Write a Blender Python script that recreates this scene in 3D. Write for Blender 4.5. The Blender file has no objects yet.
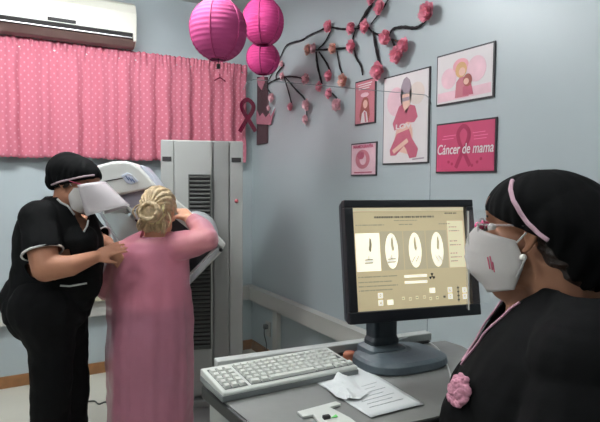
import bpy, bmesh, math, random
from mathutils import Vector, Matrix, noise
from mathutils.bvhtree import BVHTree
from math import pi, sin, cos, radians as R
random.seed(7)
scene = bpy.context.scene
COL = scene.collection

# ------------------------------------------------------------------ camera
F_PX = 537.0
YAW, PITCH, ROLL = R(29.8), R(3.05), R(0.41)
CAM = Vector((0, 0, 1.4))
cam_m = (Matrix.Rotation(-YAW, 4, 'Z') @ Matrix.Rotation(R(90) - PITCH, 4, 'X') @ Matrix.Rotation(ROLL, 4, 'Z'))
cam_m.translation = CAM
cd = bpy.data.cameras.new('camera'); cam = bpy.data.objects.new('camera', cd); COL.objects.link(cam)
cam.matrix_world = cam_m
cd.sensor_width = 36; cd.lens = F_PX / 600 * 36; cd.clip_start = 0.02
scene.camera = cam

# ------------------------------------------------------------------ light and exposure
w = bpy.data.worlds.new('world'); scene.world = w; w.use_nodes = True
w.node_tree.nodes['Background'].inputs[0].default_value = (0.75, 0.85, 1.0, 1)
w.node_tree.nodes['Background'].inputs[1].default_value = 0.3
scene.view_settings.view_transform = 'Standard'; scene.view_settings.look = 'None'
scene.view_settings.exposure = 0.0; scene.view_settings.gamma = 1

# fluorescent battens: (x, y), watts given off by the pair of tubes; the tubes are built with the ceiling and light the room; the last two lamps are unseen, added to soften the shadows
LAMPS = [((0.35, 2.60), 100), ((-1.2, 1.3), 62), ((0.75, 0.1), 26)]

# ------------------------------------------------------------------ geometry helpers
ROT = cam_m.to_3x3()
FWD = Vector((sin(YAW), cos(YAW), 0)); RGT = Vector((cos(YAW), -sin(YAW), 0)); UP = Vector((0, 0, 1))
def ray(px, py):
    return ROT @ Vector(((px - 300) / F_PX, -(py - 211) / F_PX, -1))
def PX(px, py, d):
    v = ray(px, py); return CAM + v * (d / v.dot(FWD))
def onz(px, py, z):
    v = ray(px, py); return CAM + v * ((z - CAM.z) / v.z)
def onx(px, py, x=1.872):
    v = ray(px, py); return CAM + v * (x / v.x)
def ony(px, py, y=4.07):
    v = ray(px, py); return CAM + v * (y / v.y)
def CS(lat, d, z):
    p = RGT * lat + FWD * d; p.z = z; return p
def toPX(p):
    q = ROT.transposed() @ (p - CAM); return (300 + F_PX * q.x / -q.z, 211 - F_PX * q.y / -q.z)

# ------------------------------------------------------------------ materials
def lin(c):
    return tuple((v / 255 / 12.92 if v / 255 <= 0.04045 else ((v / 255 + 0.055) / 1.055) ** 2.4) for v in c) + (1,)
MATS = {}
def mat(name, c, rough=0.6, metal=0.0, var=0.06, scale=8, bump=0.0, bscale=60, alpha=1.0, emit=0, trans=0.0, coat=0.0, sheen=0, spec=0.5):
    if name in MATS: return MATS[name]
    m = bpy.data.materials.new(name); m.use_nodes = True; nt = m.node_tree; b = nt.nodes['Principled BSDF']
    col = lin(c)
    b.inputs['Roughness'].default_value = rough; b.inputs['Metallic'].default_value = metal
    b.inputs['Alpha'].default_value = alpha; b.inputs['Transmission Weight'].default_value = trans
    b.inputs['Coat Weight'].default_value = coat; b.inputs['Specular IOR Level'].default_value = spec
    if sheen: b.inputs['Sheen Weight'].default_value = sheen
    tc = nt.nodes.new('ShaderNodeTexCoord')
    n = nt.nodes.new('ShaderNodeTexNoise'); n.inputs['Scale'].default_value = scale; n.inputs['Detail'].default_value = 4
    nt.links.new(tc.outputs['Object'], n.inputs['Vector'])
    r = nt.nodes.new('ShaderNodeValToRGB')
    r.color_ramp.elements[0].position = 0.3; r.color_ramp.elements[1].position = 0.7
    r.color_ramp.elements[0].color = tuple(max(0, v * (1 - var)) for v in col[:3]) + (1,)
    r.color_ramp.elements[1].color = tuple(min(1, v * (1 + var)) for v in col[:3]) + (1,)
    nt.links.new(n.outputs['Fac'], r.inputs['Fac']); nt.links.new(r.outputs['Color'], b.inputs['Base Color'])
    if emit:
        nt.links.new(r.outputs['Color'], b.inputs['Emission Color']); b.inputs['Emission Strength'].default_value = emit
    if bump:
        n2 = nt.nodes.new('ShaderNodeTexNoise'); n2.inputs['Scale'].default_value = bscale; n2.inputs['Detail'].default_value = 5
        bp = nt.nodes.new('ShaderNodeBump'); bp.inputs['Strength'].default_value = bump; bp.inputs['Distance'].default_value = 0.01
        nt.links.new(tc.outputs['Object'], n2.inputs['Vector']); nt.links.new(n2.outputs['Fac'], bp.inputs['Height'])
        nt.links.new(bp.outputs['Normal'], b.inputs['Normal'])
    MATS[name] = m; return m

M_WALL = mat('wall_paint', (168, 177, 180), 0.38, var=0.025, scale=1.2, bump=0.03, bscale=25)
M_CEIL = mat('ceiling_paint', (200, 202, 200), 0.8)
M_FLOOR = mat('floor_tile', (205, 203, 190), 0.35, var=0.03, scale=3)
M_WOOD = mat('baseboard_wood', (140, 96, 58), 0.5, var=0.2, scale=12)
M_TRUNK = mat('trunking_plastic', (186, 184, 178), 0.45, var=0.02)
M_ACW = mat('appliance_white', (214, 212, 200), 0.35, var=0.01)
M_DARK = mat('dark_gap', (28, 24, 24), 0.6)
M_BROWNGREY = mat('brown_grey_plastic', (96, 76, 72), 0.5)
M_CHROME = mat('silver_trim', (205, 205, 205), 0.3, metal=0.5)
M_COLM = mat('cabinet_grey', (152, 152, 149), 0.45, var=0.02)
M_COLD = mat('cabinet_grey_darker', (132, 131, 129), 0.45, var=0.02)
M_SLAT = mat('slat_grey', (78, 78, 76), 0.5)
M_MWHITE = mat('machine_white', (196, 196, 192), 0.35, var=0.015)
M_MGREY = mat('machine_grey', (165, 168, 170), 0.35)
M_BLACKP = mat('black_plastic', (22, 24, 27), 0.42, var=0.05)
M_MONB = mat('monitor_bezel', (20, 22, 27), 0.4, var=0.05)
M_STAND = mat('stand_plastic', (78, 88, 94), 0.45, var=0.04, bump=0.02, bscale=200)
M_DESK = mat('desk_laminate', (122, 122, 120), 0.5, var=0.03, scale=30)
M_DESKE = mat('desk_edge', (24, 24, 25), 0.5)
M_KB = mat('keyboard_plastic', (196, 198, 192), 0.5, var=0.01)
M_KBU = mat('keyboard_under', (112, 116, 116), 0.5)
M_KEY = mat('keycap', (202, 203, 196), 0.5, var=0.03)
M_PAPER = mat('paper_white', (208, 210, 210), 0.8, var=0.01)
M_INK = mat('ink_grey', (176, 178, 182), 0.8)
M_BLACKC = mat('black_cloth', (12, 12, 13), 0.9, var=0.2, bump=0.14, bscale=30, spec=0.12)
M_CAPC = mat('cap_cloth', (9, 9, 10), 0.9, var=0.2, bump=0.25, bscale=22, spec=0.12)
M_PIPEW = mat('white_piping', (190, 188, 186), 0.8)
M_PIPEP = mat('pink_piping', (205, 152, 170), 0.8)
M_SKIN1 = mat('skin_warm', (150, 104, 80), 0.55, var=0.05, scale=25, spec=0.3)
M_SKIN2 = mat('skin_tan', (160, 110, 86), 0.55, var=0.05, scale=25, spec=0.3)
M_SKIN3 = mat('skin_light', (200, 150, 122), 0.55, var=0.05, scale=25, spec=0.3)
M_HAIRB = mat('blonde_hair', (168, 146, 112), 0.5, var=0.3, scale=40, bump=0.8, bscale=70)
M_HAIRD = mat('dark_hair', (38, 25, 20), 0.5, var=0.2, scale=40, bump=0.5, bscale=90)
M_MASK = mat('mask_cloth', (184, 178, 175), 0.85, var=0.02, bump=0.06, bscale=70)
M_MASKP = mat('mask_print', (190, 80, 105), 0.85)
M_VISOR = mat('visor_plastic', (225, 222, 225), 0.15, alpha=0.06)
M_VISOR2 = mat('visor_plastic_reflection', (206, 198, 200), 0.2, alpha=0.62)  # whitish plastic, with its pale reflection put into colour and opacity
M_VEDGE = mat('visor_highlight', (205, 203, 196), 0.4)
M_PINKPL = mat('pink_plastic', (226, 60, 128), 0.3)
M_GLASSES = mat('pink_frame', (205, 70, 110), 0.35)
M_PEARL = mat('pearl', (232, 226, 216), 0.2, coat=0.5)
M_EYEW = mat('eye_white', (205, 200, 195), 0.2)
M_EYED = mat('eye_dark', (30, 18, 12), 0.2)
M_GOWN = mat('pink_gown', (206, 128, 148), 0.5, var=0.05, scale=5, bump=0.3, bscale=14, alpha=0.56, sheen=0.2)
M_BLOUSE = mat('rose_blouse', (200, 118, 140), 0.8)
M_SLATE = mat('slate_trousers', (60, 64, 88), 0.8, var=0.15)
M_LANT = mat('lantern_paper', (158, 52, 106), 0.8, var=0.03)
M_LANT2 = mat('lantern_paper_bright', (194, 56, 124), 0.8, var=0.03)
M_LANTD = mat('lantern_seam', (150, 30, 92), 0.6)
M_TRUNKP = mat('brown_paper', (78, 52, 58), 0.9, spec=0.1, var=0.12, scale=30)
M_BRANCH = mat('black_crepe', (26, 20, 24), 0.9)
M_BLOS = mat('rose_tissue', (238, 158, 176), 0.8, var=0.12, scale=60)
M_BLOSP = mat('pale_rose_tissue', (234, 186, 194), 0.8, var=0.12, scale=60)
M_BLOSO = mat('peach_tissue', (228, 178, 164), 0.8, var=0.12, scale=60)
M_BLOSD = mat('blossom_heart', (220, 130, 152), 0.8)
M_RIBBON = mat('maroon_ribbon', (96, 16, 44), 0.9, spec=0.1)
M_CROWN = mat('dusty_pink_paper', (176, 108, 124), 0.8)
M_FRAME = mat('dark_frame', (44, 38, 42), 0.5)
M_PFLOW = mat('dusty_flower', (188, 128, 146), 0.85, var=0.12, scale=90)

# ------------------------------------------------------------------ object helpers
WM = {}
def thing(name, label, cat, loc=(0, 0, 0), rz=0.0, group=None):
    o = bpy.data.objects.new(name, None); COL.objects.link(o); o.empty_display_size = 0.1
    o.location = loc; o.rotation_euler = (0, 0, rz)
    WM[o] = Matrix.Translation(Vector(loc)) @ Matrix.Rotation(rz, 4, 'Z')
    o['label'] = label; o['category'] = cat
    if group: o['group'] = group
    return o
def tag(o, label, cat, group=None):
    o['label'] = label; o['category'] = cat
    if group: o['group'] = group
    return o
def recenter(me):
    """origin to the base centre of the mesh"""
    xs = [v.co for v in me.vertices]
    lo = Vector((min(v.x for v in xs), min(v.y for v in xs), min(v.z for v in xs)))
    hi = Vector((max(v.x for v in xs), max(v.y for v in xs), max(v.z for v in xs)))
    c = Vector(((lo.x + hi.x) / 2, (lo.y + hi.y) / 2, lo.z)); me.transform(Matrix.Translation(-c)); return c
def link_mesh(name, me, mats, parent=None):
    if not isinstance(mats, (list, tuple)): mats = [mats]
    me.materials.clear()
    for m in mats: me.materials.append(m)
    o = bpy.data.objects.new(name, me); COL.objects.link(o)
    if parent is not None:
        me.transform(WM[parent].inverted()); o.parent = parent; WM[o] = WM[parent].copy()
    else:
        c = recenter(me); o.location = c; WM[o] = Matrix.Translation(c)
    return o
def obj(name, bm, mats, parent=None, smooth=False, bevel=0.0, seg=2, recalc=True):
    if recalc: bmesh.ops.recalc_face_normals(bm, faces=bm.faces)
    me = bpy.data.meshes.new(name); bm.to_mesh(me); bm.free()
    for p in me.polygons: p.use_smooth = smooth
    o = link_mesh(name, me, mats, parent)
    if bevel:
        b = o.modifiers.new('bevel', 'BEVEL'); b.width = bevel; b.segments = seg; b.limit_method = 'ANGLE'
    return o
def struct(name, bm, m, **k):
    o = obj(name, bm, m, None, **k); o['kind'] = 'structure'; return o

def box(bm, c, s, rot=None, mi=0):
    c = Vector(c); vs = []
    for x in (-1, 1):
        for y in (-1, 1):
            for z in (-1, 1):
                v = Vector((x * s[0] / 2, y * s[1] / 2, z * s[2] / 2))
                if rot is not None: v = rot @ v
                vs.append(bm.verts.new(c + v))
    for f in ((0, 1, 3, 2), (4, 6, 7, 5), (0, 4, 5, 1), (2, 3, 7, 6), (0, 2, 6, 4), (1, 5, 7, 3)):
        fc = bm.faces.new([vs[i] for i in f]); fc.material_index = mi
    return vs
def rotz(a): return Matrix.Rotation(a, 3, 'Z')
def prism(bm, pts, ext, mi=0):
    ext = Vector(ext); a = [bm.verts.new(p) for p in pts]; b = [bm.verts.new(Vector(p) + ext) for p in pts]
    n = len(pts)
    bm.faces.new(a).material_index = mi; bm.faces.new(b[::-1]).material_index = mi
    for i in range(n): bm.faces.new((a[i], b[i], b[(i + 1) % n], a[(i + 1) % n])).material_index = mi
def smooth_pts(pts, n=6):
    pts = [Vector(p) for p in pts]
    if len(pts) < 3: return pts
    out = []
    for i in range(len(pts) - 1):
        p0 = pts[max(i - 1, 0)]; p1 = pts[i]; p2 = pts[i + 1]; p3 = pts[min(i + 2, len(pts) - 1)]
        for k in range(n):
            t = k / n
            out.append(0.5 * ((2 * p1) + (-p0 + p2) * t + (2 * p0 - 5 * p1 + 4 * p2 - p3) * t * t + (-p0 + 3 * p1 - 3 * p2 + p3) * t ** 3))
    out.append(pts[-1]); return out
def tube(bm, pts, r, n=8, flat=None, mi=0):
    """tube through points; r number or list; flat=(vector,scale) squashes along a direction"""
    pts = [Vector(p) for p in pts]; N = len(pts)
    rr = r if isinstance(r, (list, tuple)) else [r] * N
    if len(rr) != N:
        rr = [rr[0] + (rr[-1] - rr[0]) * i / (N - 1) for i in range(N)]
    rings = []; ref = None
    for i, p in enumerate(pts):
        t = (pts[min(i + 1, N - 1)] - pts[max(i - 1, 0)]).normalized()
        if ref is None: ref = Vector((0, 0, 1)) if abs(t.z) < 0.9 else Vector((1, 0, 0))
        u = t.cross(ref).normalized(); v = u.cross(t).normalized(); ref = v
        ring = []
        for k in range(n):
            a = 2 * pi * k / n; off = (u * cos(a) + v * sin(a)) * rr[i]
            if flat: off = off - flat[0] * off.dot(flat[0]) * (1 - flat[1])
            ring.append(bm.verts.new(p + off))
        rings.append(ring)
    for i in range(N - 1):
        for k in range(n):
            f = bm.faces.new((rings[i][k], rings[i][(k + 1) % n], rings[i + 1][(k + 1) % n], rings[i + 1][k])); f.material_index = mi; f.smooth = True
    bm.faces.new(rings[0][::-1]).material_index = mi; bm.faces.new(rings[-1]).material_index = mi
def ball(bm, c, r, M=None, u=20, v=12, mi=0):
    if not isinstance(r, (tuple, list)): r = (r, r, r)
    T = Matrix.Translation(Vector(c)) @ (M.to_4x4() if M is not None else Matrix.Identity(4)) @ Matrix.Diagonal((r[0], r[1], r[2], 1))
    res = bmesh.ops.create_uvsphere(bm, u_segments=u, v_segments=v, radius=1, matrix=T)
    for vv in res['verts']:
        for f in vv.link_faces: f.smooth = True; f.material_index = mi
def lathe(bm, c, prof, n=32, M=None, mi=0):
    rings = []
    for (r, z) in prof:
        ring = []
        for k in range(n):
            a = 2 * pi * k / n; p = Vector((r * cos(a), r * sin(a), z))
            if M is not None: p = M @ p
            ring.append(bm.verts.new(Vector(c) + p))
        rings.append(ring)
    for i in range(len(rings) - 1):
        for k in range(n):
            f = bm.faces.new((rings[i][k], rings[i][(k + 1) % n], rings[i + 1][(k + 1) % n], rings[i + 1][k])); f.smooth = True; f.material_index = mi
    bm.faces.new(rings[0][::-1]).material_index = mi; bm.faces.new(rings[-1]).material_index = mi
def loft(bm, secs, n=28, sq=1.0, closed=True):
    rings = []
    for (c, ax, ay) in secs:
        ring = []
        for k in range(n):
            a = 2 * pi * k / n; ca, sa = cos(a), sin(a)
            ca = math.copysign(abs(ca) ** sq, ca); sa = math.copysign(abs(sa) ** sq, sa)
            ring.append(bm.verts.new(Vector(c) + Vector(ax) * ca + Vector(ay) * sa))
        rings.append(ring)
    for i in range(len(rings) - 1):
        for k in range(n):
            f = bm.faces.new((rings[i][k], rings[i][(k + 1) % n], rings[i + 1][(k + 1) % n], rings[i + 1][k])); f.smooth = True
    if closed: bm.faces.new(rings[0][::-1]); bm.faces.new(rings[-1])
def limb(bm, pts, rads, n=14):
    for i in range(len(pts) - 1):
        tube(bm, [pts[i], pts[i + 1]], [rads[i], rads[i + 1]], n=n)
    for p, r in zip(pts, rads): ball(bm, p, r, u=14, v=10)
def fused(bm, voxel, smooth=4, cut=None, thick=0, wrinkle=None):
    """fuse overlapping closed solids into one continuous surface; returns a mesh"""
    bmesh.ops.recalc_face_normals(bm, faces=bm.faces)
    me = bpy.data.meshes.new('tmp'); bm.to_mesh(me); bm.free()
    o = bpy.data.objects.new('tmp', me); COL.objects.link(o)
    r = o.modifiers.new('r', 'REMESH'); r.mode = 'VOXEL'; r.voxel_size = voxel
    if smooth:
        s = o.modifiers.new('s', 'SMOOTH'); s.factor = 0.5; s.iterations = smooth
    dg = bpy.context.evaluated_depsgraph_get(); dg.update()
    out = bpy.data.meshes.new_from_object(o.evaluated_get(dg))
    bpy.data.objects.remove(o); bpy.data.meshes.remove(me)
    b = bmesh.new(); b.from_mesh(out)
    if wrinkle:
        b.normal_update()
        for v in b.verts: v.co += v.normal * wrinkle(v.co)
    if cut:
        b.normal_update()
        dead = [v for v in b.verts if cut(v.co, v.normal)]
        bmesh.ops.delete(b, geom=dead, context='VERTS')
        for _ in range(3):
            bv = [v for v in b.verts if v.is_boundary]
            new = {}
            for v in bv:
                nb = [e.other_vert(v) for e in v.link_edges if e.is_boundary]
                if len(nb) == 2: new[v] = v.co * 0.5 + (nb[0].co + nb[1].co) * 0.25
            for v, c in new.items(): v.co = c
    bvh = BVHTree.FromBMesh(b)
    b.to_mesh(out); b.free()
    for p in out.polygons: p.use_smooth = True
    return out, bvh
def solidify(o, t, off=-1):
    s = o.modifiers.new('thickness', 'SOLIDIFY'); s.thickness = t; s.offset = off
def inpoly(x, y, P):
    c = False; j = len(P) - 1
    for i in range(len(P)):
        if (P[i][1] > y) != (P[j][1] > y) and x < (P[j][0] - P[i][0]) * (y - P[i][1]) / (P[j][1] - P[i][1]) + P[i][0]: c = not c
        j = i
    return c
def hit(bvh, px, py, off=0.0):
    d = ray(px, py).normalized(); r = bvh.ray_cast(CAM, d)
    if r[0] is None: return None
    return r[0] + r[1] * off if r[1].dot(d) < 0 else r[0] - r[1] * off
def trim(name, bvh, pts, r, m, parent, off=0.0):
    ps = []
    for a, b in zip(pts[:-1], pts[1:]):
        for k in range(6):
            t = k / 6; h = hit(bvh, a[0] + (b[0] - a[0]) * t, a[1] + (b[1] - a[1]) * t, off)
            if h is not None and (not ps or (h - ps[-1]).length < 0.09): ps.append(h)
    h = hit(bvh, pts[-1][0], pts[-1][1], off)
    if h is not None and (not ps or (h - ps[-1]).length < 0.09): ps.append(h)
    if len(ps) < 2: print('TRIM missing', name, pts); return None
    bm = bmesh.new(); tube(bm, ps, r, n=6)
    return obj(name, bm, m, parent, smooth=True)
def lettering(name, body, size, c, ax, up, m, parent, font_shear=0, bold=0, depth=0.0008, width=None):
    cu = bpy.data.curves.new('t', 'FONT'); cu.body = body; cu.size = size; cu.align_x = 'CENTER'; cu.align_y = 'CENTER'
    cu.extrude = depth; cu.shear = font_shear; cu.offset = bold
    o = bpy.data.objects.new('t', cu); COL.objects.link(o)
    dg = bpy.context.evaluated_depsgraph_get(); dg.update()
    me = bpy.data.meshes.new_from_object(o.evaluated_get(dg)); bpy.data.objects.remove(o)
    ax = Vector(ax).normalized(); up = Vector(up).normalized(); nz = ax.cross(up)
    if width:
        xs = [v.co.x for v in me.vertices]; s = width / (max(xs) - min(xs)); me.transform(Matrix.Diagonal((s, 1, 1, 1)))
    T = Matrix((ax, up, nz)).transposed().to_4x4(); T.translation = Vector(c)
    me.transform(T)
    return link_mesh(name, me, m, parent)

# ================================================================== ROOM
X0, X1, Y0, Y1, ZC = -2.4, 1.872, -1.6, 4.07, 2.775
def slab(name, c, s, m, **k):
    bm = bmesh.new(); box(bm, c, s); return struct(name, bm, m, **k)
slab('floor', ((X0 + X1) / 2, (Y0 + Y1) / 2, -0.05), (X1 - X0 + .2, Y1 - Y0 + .2, 0.1), M_FLOOR)
slab('ceiling', ((X0 + X1) / 2, (Y0 + Y1) / 2, ZC + 0.05), (X1 - X0 + .2, Y1 - Y0 + .2, 0.1), M_CEIL)
slab('wall_back', ((X0 + X1) / 2, Y1 + .05, ZC / 2), (X1 - X0 + .2, .1, ZC), M_WALL)
slab('wall_right', (X1 + .05, (Y0 + Y1) / 2, ZC / 2), (.1, Y1 - Y0, ZC), M_WALL)
slab('wall_left', (X0 - .05, (Y0 + Y1) / 2, ZC / 2), (.1, Y1 - Y0, ZC), M_WALL)
slab('wall_front', ((X0 + X1) / 2, Y0 - .05, ZC / 2), (X1 - X0 + .2, .1, ZC), M_WALL)
slab('baseboard_back', ((X0 + X1) / 2, Y1 - .0075, 0.04), (X1 - X0, .015, .08), M_WOOD, bevel=.003)
slab('baseboard_right', (X1 - .0075, (Y0 + Y1) / 2 - .01, 0.04), (.015, Y1 - Y0 - .03, .08), M_WOOD, bevel=.003)
# cable trunking round the room
bm = bmesh.new(); box(bm, ((X0 + X1) / 2, Y1 - .03, .485), (X1 - X0, .06, .105)); box(bm, ((X0 + X1) / 2, Y1 - .033, .541), (X1 - X0, .066, .010))
struct('trim_1', bm, M_TRUNK, bevel=.004)
bm = bmesh.new(); box(bm, (X1 - .03, (Y0 + Y1) / 2 - .04, .485), (.06, Y1 - Y0 - .08, .105)); box(bm, (X1 - .033, (Y0 + Y1) / 2 - .04, .541), (.066, Y1 - Y0 - .08, .010))
struct('trim_2', bm, M_TRUNK, bevel=.004)
# vertical trunking below it on the right wall
pv = onx(279, 330, X1)
bm = bmesh.new(); box(bm, (X1 - .02, pv.y, .255), (.04, .07, .35)); struct('trim_3', bm, M_TRUNK, bevel=.004)
for (lx, ly), pw in LAMPS:
    lab = {2.60: 'white ceiling lamp nearest the curtained wall', 1.3: 'unseen white ceiling lamp added for softer shadows over the left of the room', 0.1: 'unseen white ceiling lamp added for softer light above the camera and operator'}[ly]
    t = thing('ceiling_light', lab, 'lamp', (lx, ly, ZC - .13))
    bm = bmesh.new(); box(bm, (lx, ly, ZC - .026), (1.26, .16, .048)); obj('housing', bm, M_ACW, t, bevel=.006)
    mt = mat('tube_light_%d' % pw, (247, 252, 255), .5, var=0, emit=pw / (2 * 2 * pi * .019 * 1.2 * pi))
    for sy in (-.055, .055):
        bm = bmesh.new(); tube(bm, [(lx - .6, ly + sy, ZC - .105), (lx + .6, ly + sy, ZC - .105)], .019, n=12); obj('light_tube', bm, mt, t, smooth=True)
    for sx in (-.612, .612):
        bm = bmesh.new(); box(bm, (lx + sx, ly, ZC - .088), (.022, .15, .078)); obj('tube_holder', bm, M_ACW, t, bevel=.003)

# socket on the right wall under the trunking
ps = onx(271, 330, X1)
t = thing('wall_socket', 'small white socket with a cord on the right wall below the cable trunking', 'socket', (X1, ps.y + .04, ps.z - .05))
bm = bmesh.new(); box(bm, (X1 - .006, ps.y + .04, ps.z), (.012, .075, .115)); obj('cover_plate', bm, M_TRUNK, t, bevel=.003)
bm = bmesh.new(); box(bm, (X1 - .028, ps.y + .04, ps.z + .02), (.032, .03, .035)); obj('plug', bm, M_SLAT, t, bevel=.004)
bm = bmesh.new(); tube(bm, smooth_pts([(X1 - .04, ps.y + .04, ps.z + .005), (X1 - .035, ps.y + .045, ps.z - .05), (X1 - .02, ps.y + .04, .12), (X1 - .02, ps.y + .05, .0045)]), .004); obj('cord', bm, M_SLAT, t)

# beige junction box on the back trunking, seen between technician and patient
pj = ony(98, 287, 4.0)
t = thing('junction_box', 'beige junction box on the back wall trunking between technician and patient', 'box', (pj.x, 4.05, .55))
bm = bmesh.new(); box(bm, (pj.x - .02, 4.02, .548 + .075), (.20, .09, .15)); obj('housing', bm, mat('beige_plastic', (196, 190, 164), .5), t, bevel=.006)
bm = bmesh.new(); box(bm, (pj.x - .0, 3.973, .62), (.09, .006, .07)); obj('face_plate', bm, M_COLD, t, bevel=.002)
for k in range(3):
    bm = bmesh.new(); lathe(bm, (pj.x - .03 + .028 * k, 3.968, .62), [(.008, 0), (.008, .006)], n=12, M=Matrix.Rotation(R(90), 3, 'X')); obj('button', bm, M_SLAT, t)

# ---- air conditioner
ax0, ax1 = -.45, ony(137, 30, 3.86).x
t = thing('air_conditioner', 'white wall mounted split air conditioner above the curtain', 'air conditioner', ((ax0 + ax1) / 2, 4.07, 2.33))
prof = [(4.07, 2.392), (3.945, 2.392), (3.932, 2.335), (3.905, 2.345), (3.872, 2.385), (3.862, 2.42), (3.862, 2.56), (3.885, 2.62), (3.93, 2.645), (4.07, 2.65)]
bm = bmesh.new(); prism(bm, [(ax0, y, z) for y, z in prof], (ax1 - ax0, 0, 0)); obj('body', bm, M_ACW, t, bevel=.006)
bm = bmesh.new(); prism(bm, [(ax0 + .02, y, z) for y, z in [(3.867, 2.383), (3.860, 2.388), (3.850, 2.418), (3.859, 2.424)]], (ax1 - ax0 - .05, 0, 0)); obj('air_outlet', bm, M_DARK, t)
bm = bmesh.new(); box(bm, ((ax0 + ax1) / 2 - .01, 3.852, 2.389), (ax1 - ax0 - .05, .012, .007)); obj('louvre', bm, M_CHROME, t, bevel=.002)
bm = bmesh.new(); prism(bm, [(ax0 + .01, y, z) for y, z in [(3.938, 2.325), (3.90, 2.337), (3.862, 2.377), (3.872, 2.387), (3.91, 2.352), (3.938, 2.345)]], (ax1 - ax0 - .02, 0, 0)); obj('lower_flap', bm, M_BROWNGREY, t)
p = ony(62, 27, 3.86)
bm = bmesh.new(); box(bm, (p.x, 3.858, 2.442), (.17, .008, .022)); d = obj('display', bm, M_DARK, t, bevel=.003)
bm = bmesh.new(); box(bm, (ax1 - .014, 3.87, 2.39), (.022, .03, .045)); obj('end_cap', bm, M_ACW, t, bevel=.005)
p = ony(62, 16, 3.86)
bm = bmesh.new(); box(bm, (p.x, 3.861, 2.50), (.05, .004, .010)); obj('badge', bm, M_TRUNK, t)

# ---- curtain
def curtain():
    x0, x1 = -1.0, ony(246.5, 80, 3.98).x
    t = thing('curtain', 'pink window curtain with small white dots on the back wall', 'curtain', ((x0 + x1) / 2, 4.0, 1.55))
    m = bpy.data.materials.new('dotted_pink_cloth'); m.use_nodes = True; nt = m.node_tree; b = nt.nodes['Principled BSDF']
    b.inputs['Roughness'].default_value = .85; b.inputs['Specular IOR Level'].default_value = .2
    uv = nt.nodes.new('ShaderNodeUVMap'); uv.uv_map = 'cloth'
    def vm(op, a, bb=None):
        n = nt.nodes.new('ShaderNodeVectorMath'); n.operation = op; nt.links.new(a, n.inputs[0])
        if bb is not None: n.inputs[1].default_value = bb
        return n
    def dots(off):
        a = vm('ADD', uv.outputs[0], off); f = vm('FRACTION', a.outputs[0]); s = vm('SUBTRACT', f.outputs[0], (.5, .5, 0))
        l = vm('LENGTH', s.outputs[0]); c = nt.nodes.new('ShaderNodeMath'); c.operation = 'LESS_THAN'; c.inputs[1].default_value = .12
        nt.links.new(l.outputs['Value'], c.inputs[0]); return c
    d1, d2 = dots((0, 0, 0)), dots((.5, .5, 0))
    mx = nt.nodes.new('ShaderNodeMath'); mx.operation = 'MAXIMUM'; nt.links.new(d1.outputs[0], mx.inputs[0]); nt.links.new(d2.outputs[0], mx.inputs[1])
    mc = nt.nodes.new('ShaderNodeMix'); mc.data_type = 'RGBA'
    mc.inputs[6].default_value = lin((190, 108, 125)); mc.inputs[7].default_value = lin((206, 140, 154))
    nt.links.new(mx.outputs[0], mc.inputs[0]); nt.links.new(mc.outputs[2], b.inputs['Base Color'])
    bm = bmesh.new(); L = bm.loops.layers.uv.new('cloth')
    NX, NZ = 520, 40; zt, zb = 2.328, 1.555
    rnd = [random.uniform(0, 6.28) for _ in range(12)]
    def fold(x, z):
        q = (zt - z) / (zt - zb); h = max(0, min(1, q * 12 - .6))
        s = .018 * sin(x * 38 + rnd[0] + 1.4 * sin(x * 5 + rnd[1])) + .010 * sin(x * 71 + rnd[2] + sin(x * 9)) + .012 * sin(x * 17 + rnd[3] + .4 * q)
        hd = .007 * sin(x * 190 + 2 * sin(x * 23)) + .006 * sin(x * 120 + rnd[4]) + .005 * sin(x * 61)
        pin = 1 - .75 * math.exp(-((q - .075) / .02) ** 2)
        return 3.975 - (s * (.45 + .55 * q) * h + hd * (1 - h * .85)) * pin
    vs = [[None] * (NZ + 1) for _ in range(NX + 1)]
    for i in range(NX + 1):
        x = x0 + (x1 - x0) * i / NX
        for j in range(NZ + 1):
            z = zt + .003 * sin(x * 190) + .002 * sin(x * 67) - (zt - zb + .006 * sin(x * 9)) * (j / NZ) ** 1.3
            vs[i][j] = bm.verts.new((x + .004 * sin(z * 20 + x * 7), fold(x, z), z))
    for i in range(NX):
        for j in range(NZ):
            q = (vs[i][j], vs[i + 1][j], vs[i + 1][j + 1], vs[i][j + 1]); f = bm.faces.new(q); f.smooth = True
            for lp in f.loops: lp[L].uv = (lp.vert.co.x * 1.25 / .055, lp.vert.co.z / .055)
    o = obj('cloth', bm, m, t, smooth=True, recalc=False); solidify(o, .0025)
    bm = bmesh.new(); tube(bm, [(x0 - .05, 3.985, 2.268), (x1 + .02, 3.985, 2.268)], .009, n=12)
    for bx_ in (x0 + .05, x1 - .01): tube(bm, [(bx_, 3.985, 2.268), (bx_, 4.072, 2.268)], .006)
    obj('rod', bm, M_CHROME, t, smooth=True)
    return x1
cx1 = curtain()
# small clip / motif hanging on the curtain heading under the big lantern
p = ony(220, 79, 3.93)
bm = bmesh.new(); tube(bm, smooth_pts([p + Vector((-.045, 0, -.014)), p + Vector((-.02, 0, 0)), p + Vector((.0, 0, .008)), p + Vector((.02, 0, 0)), p + Vector((.045, 0, -.014))]), .005); tube(bm, [p + Vector((0, 0, .008)), p + Vector((0, 0.005, .04))], .003)
tag(obj('curtain_hook', bm, M_RIBBON, smooth=True), 'small dark red hook on the curtain below the largest lantern', 'hook')

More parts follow.
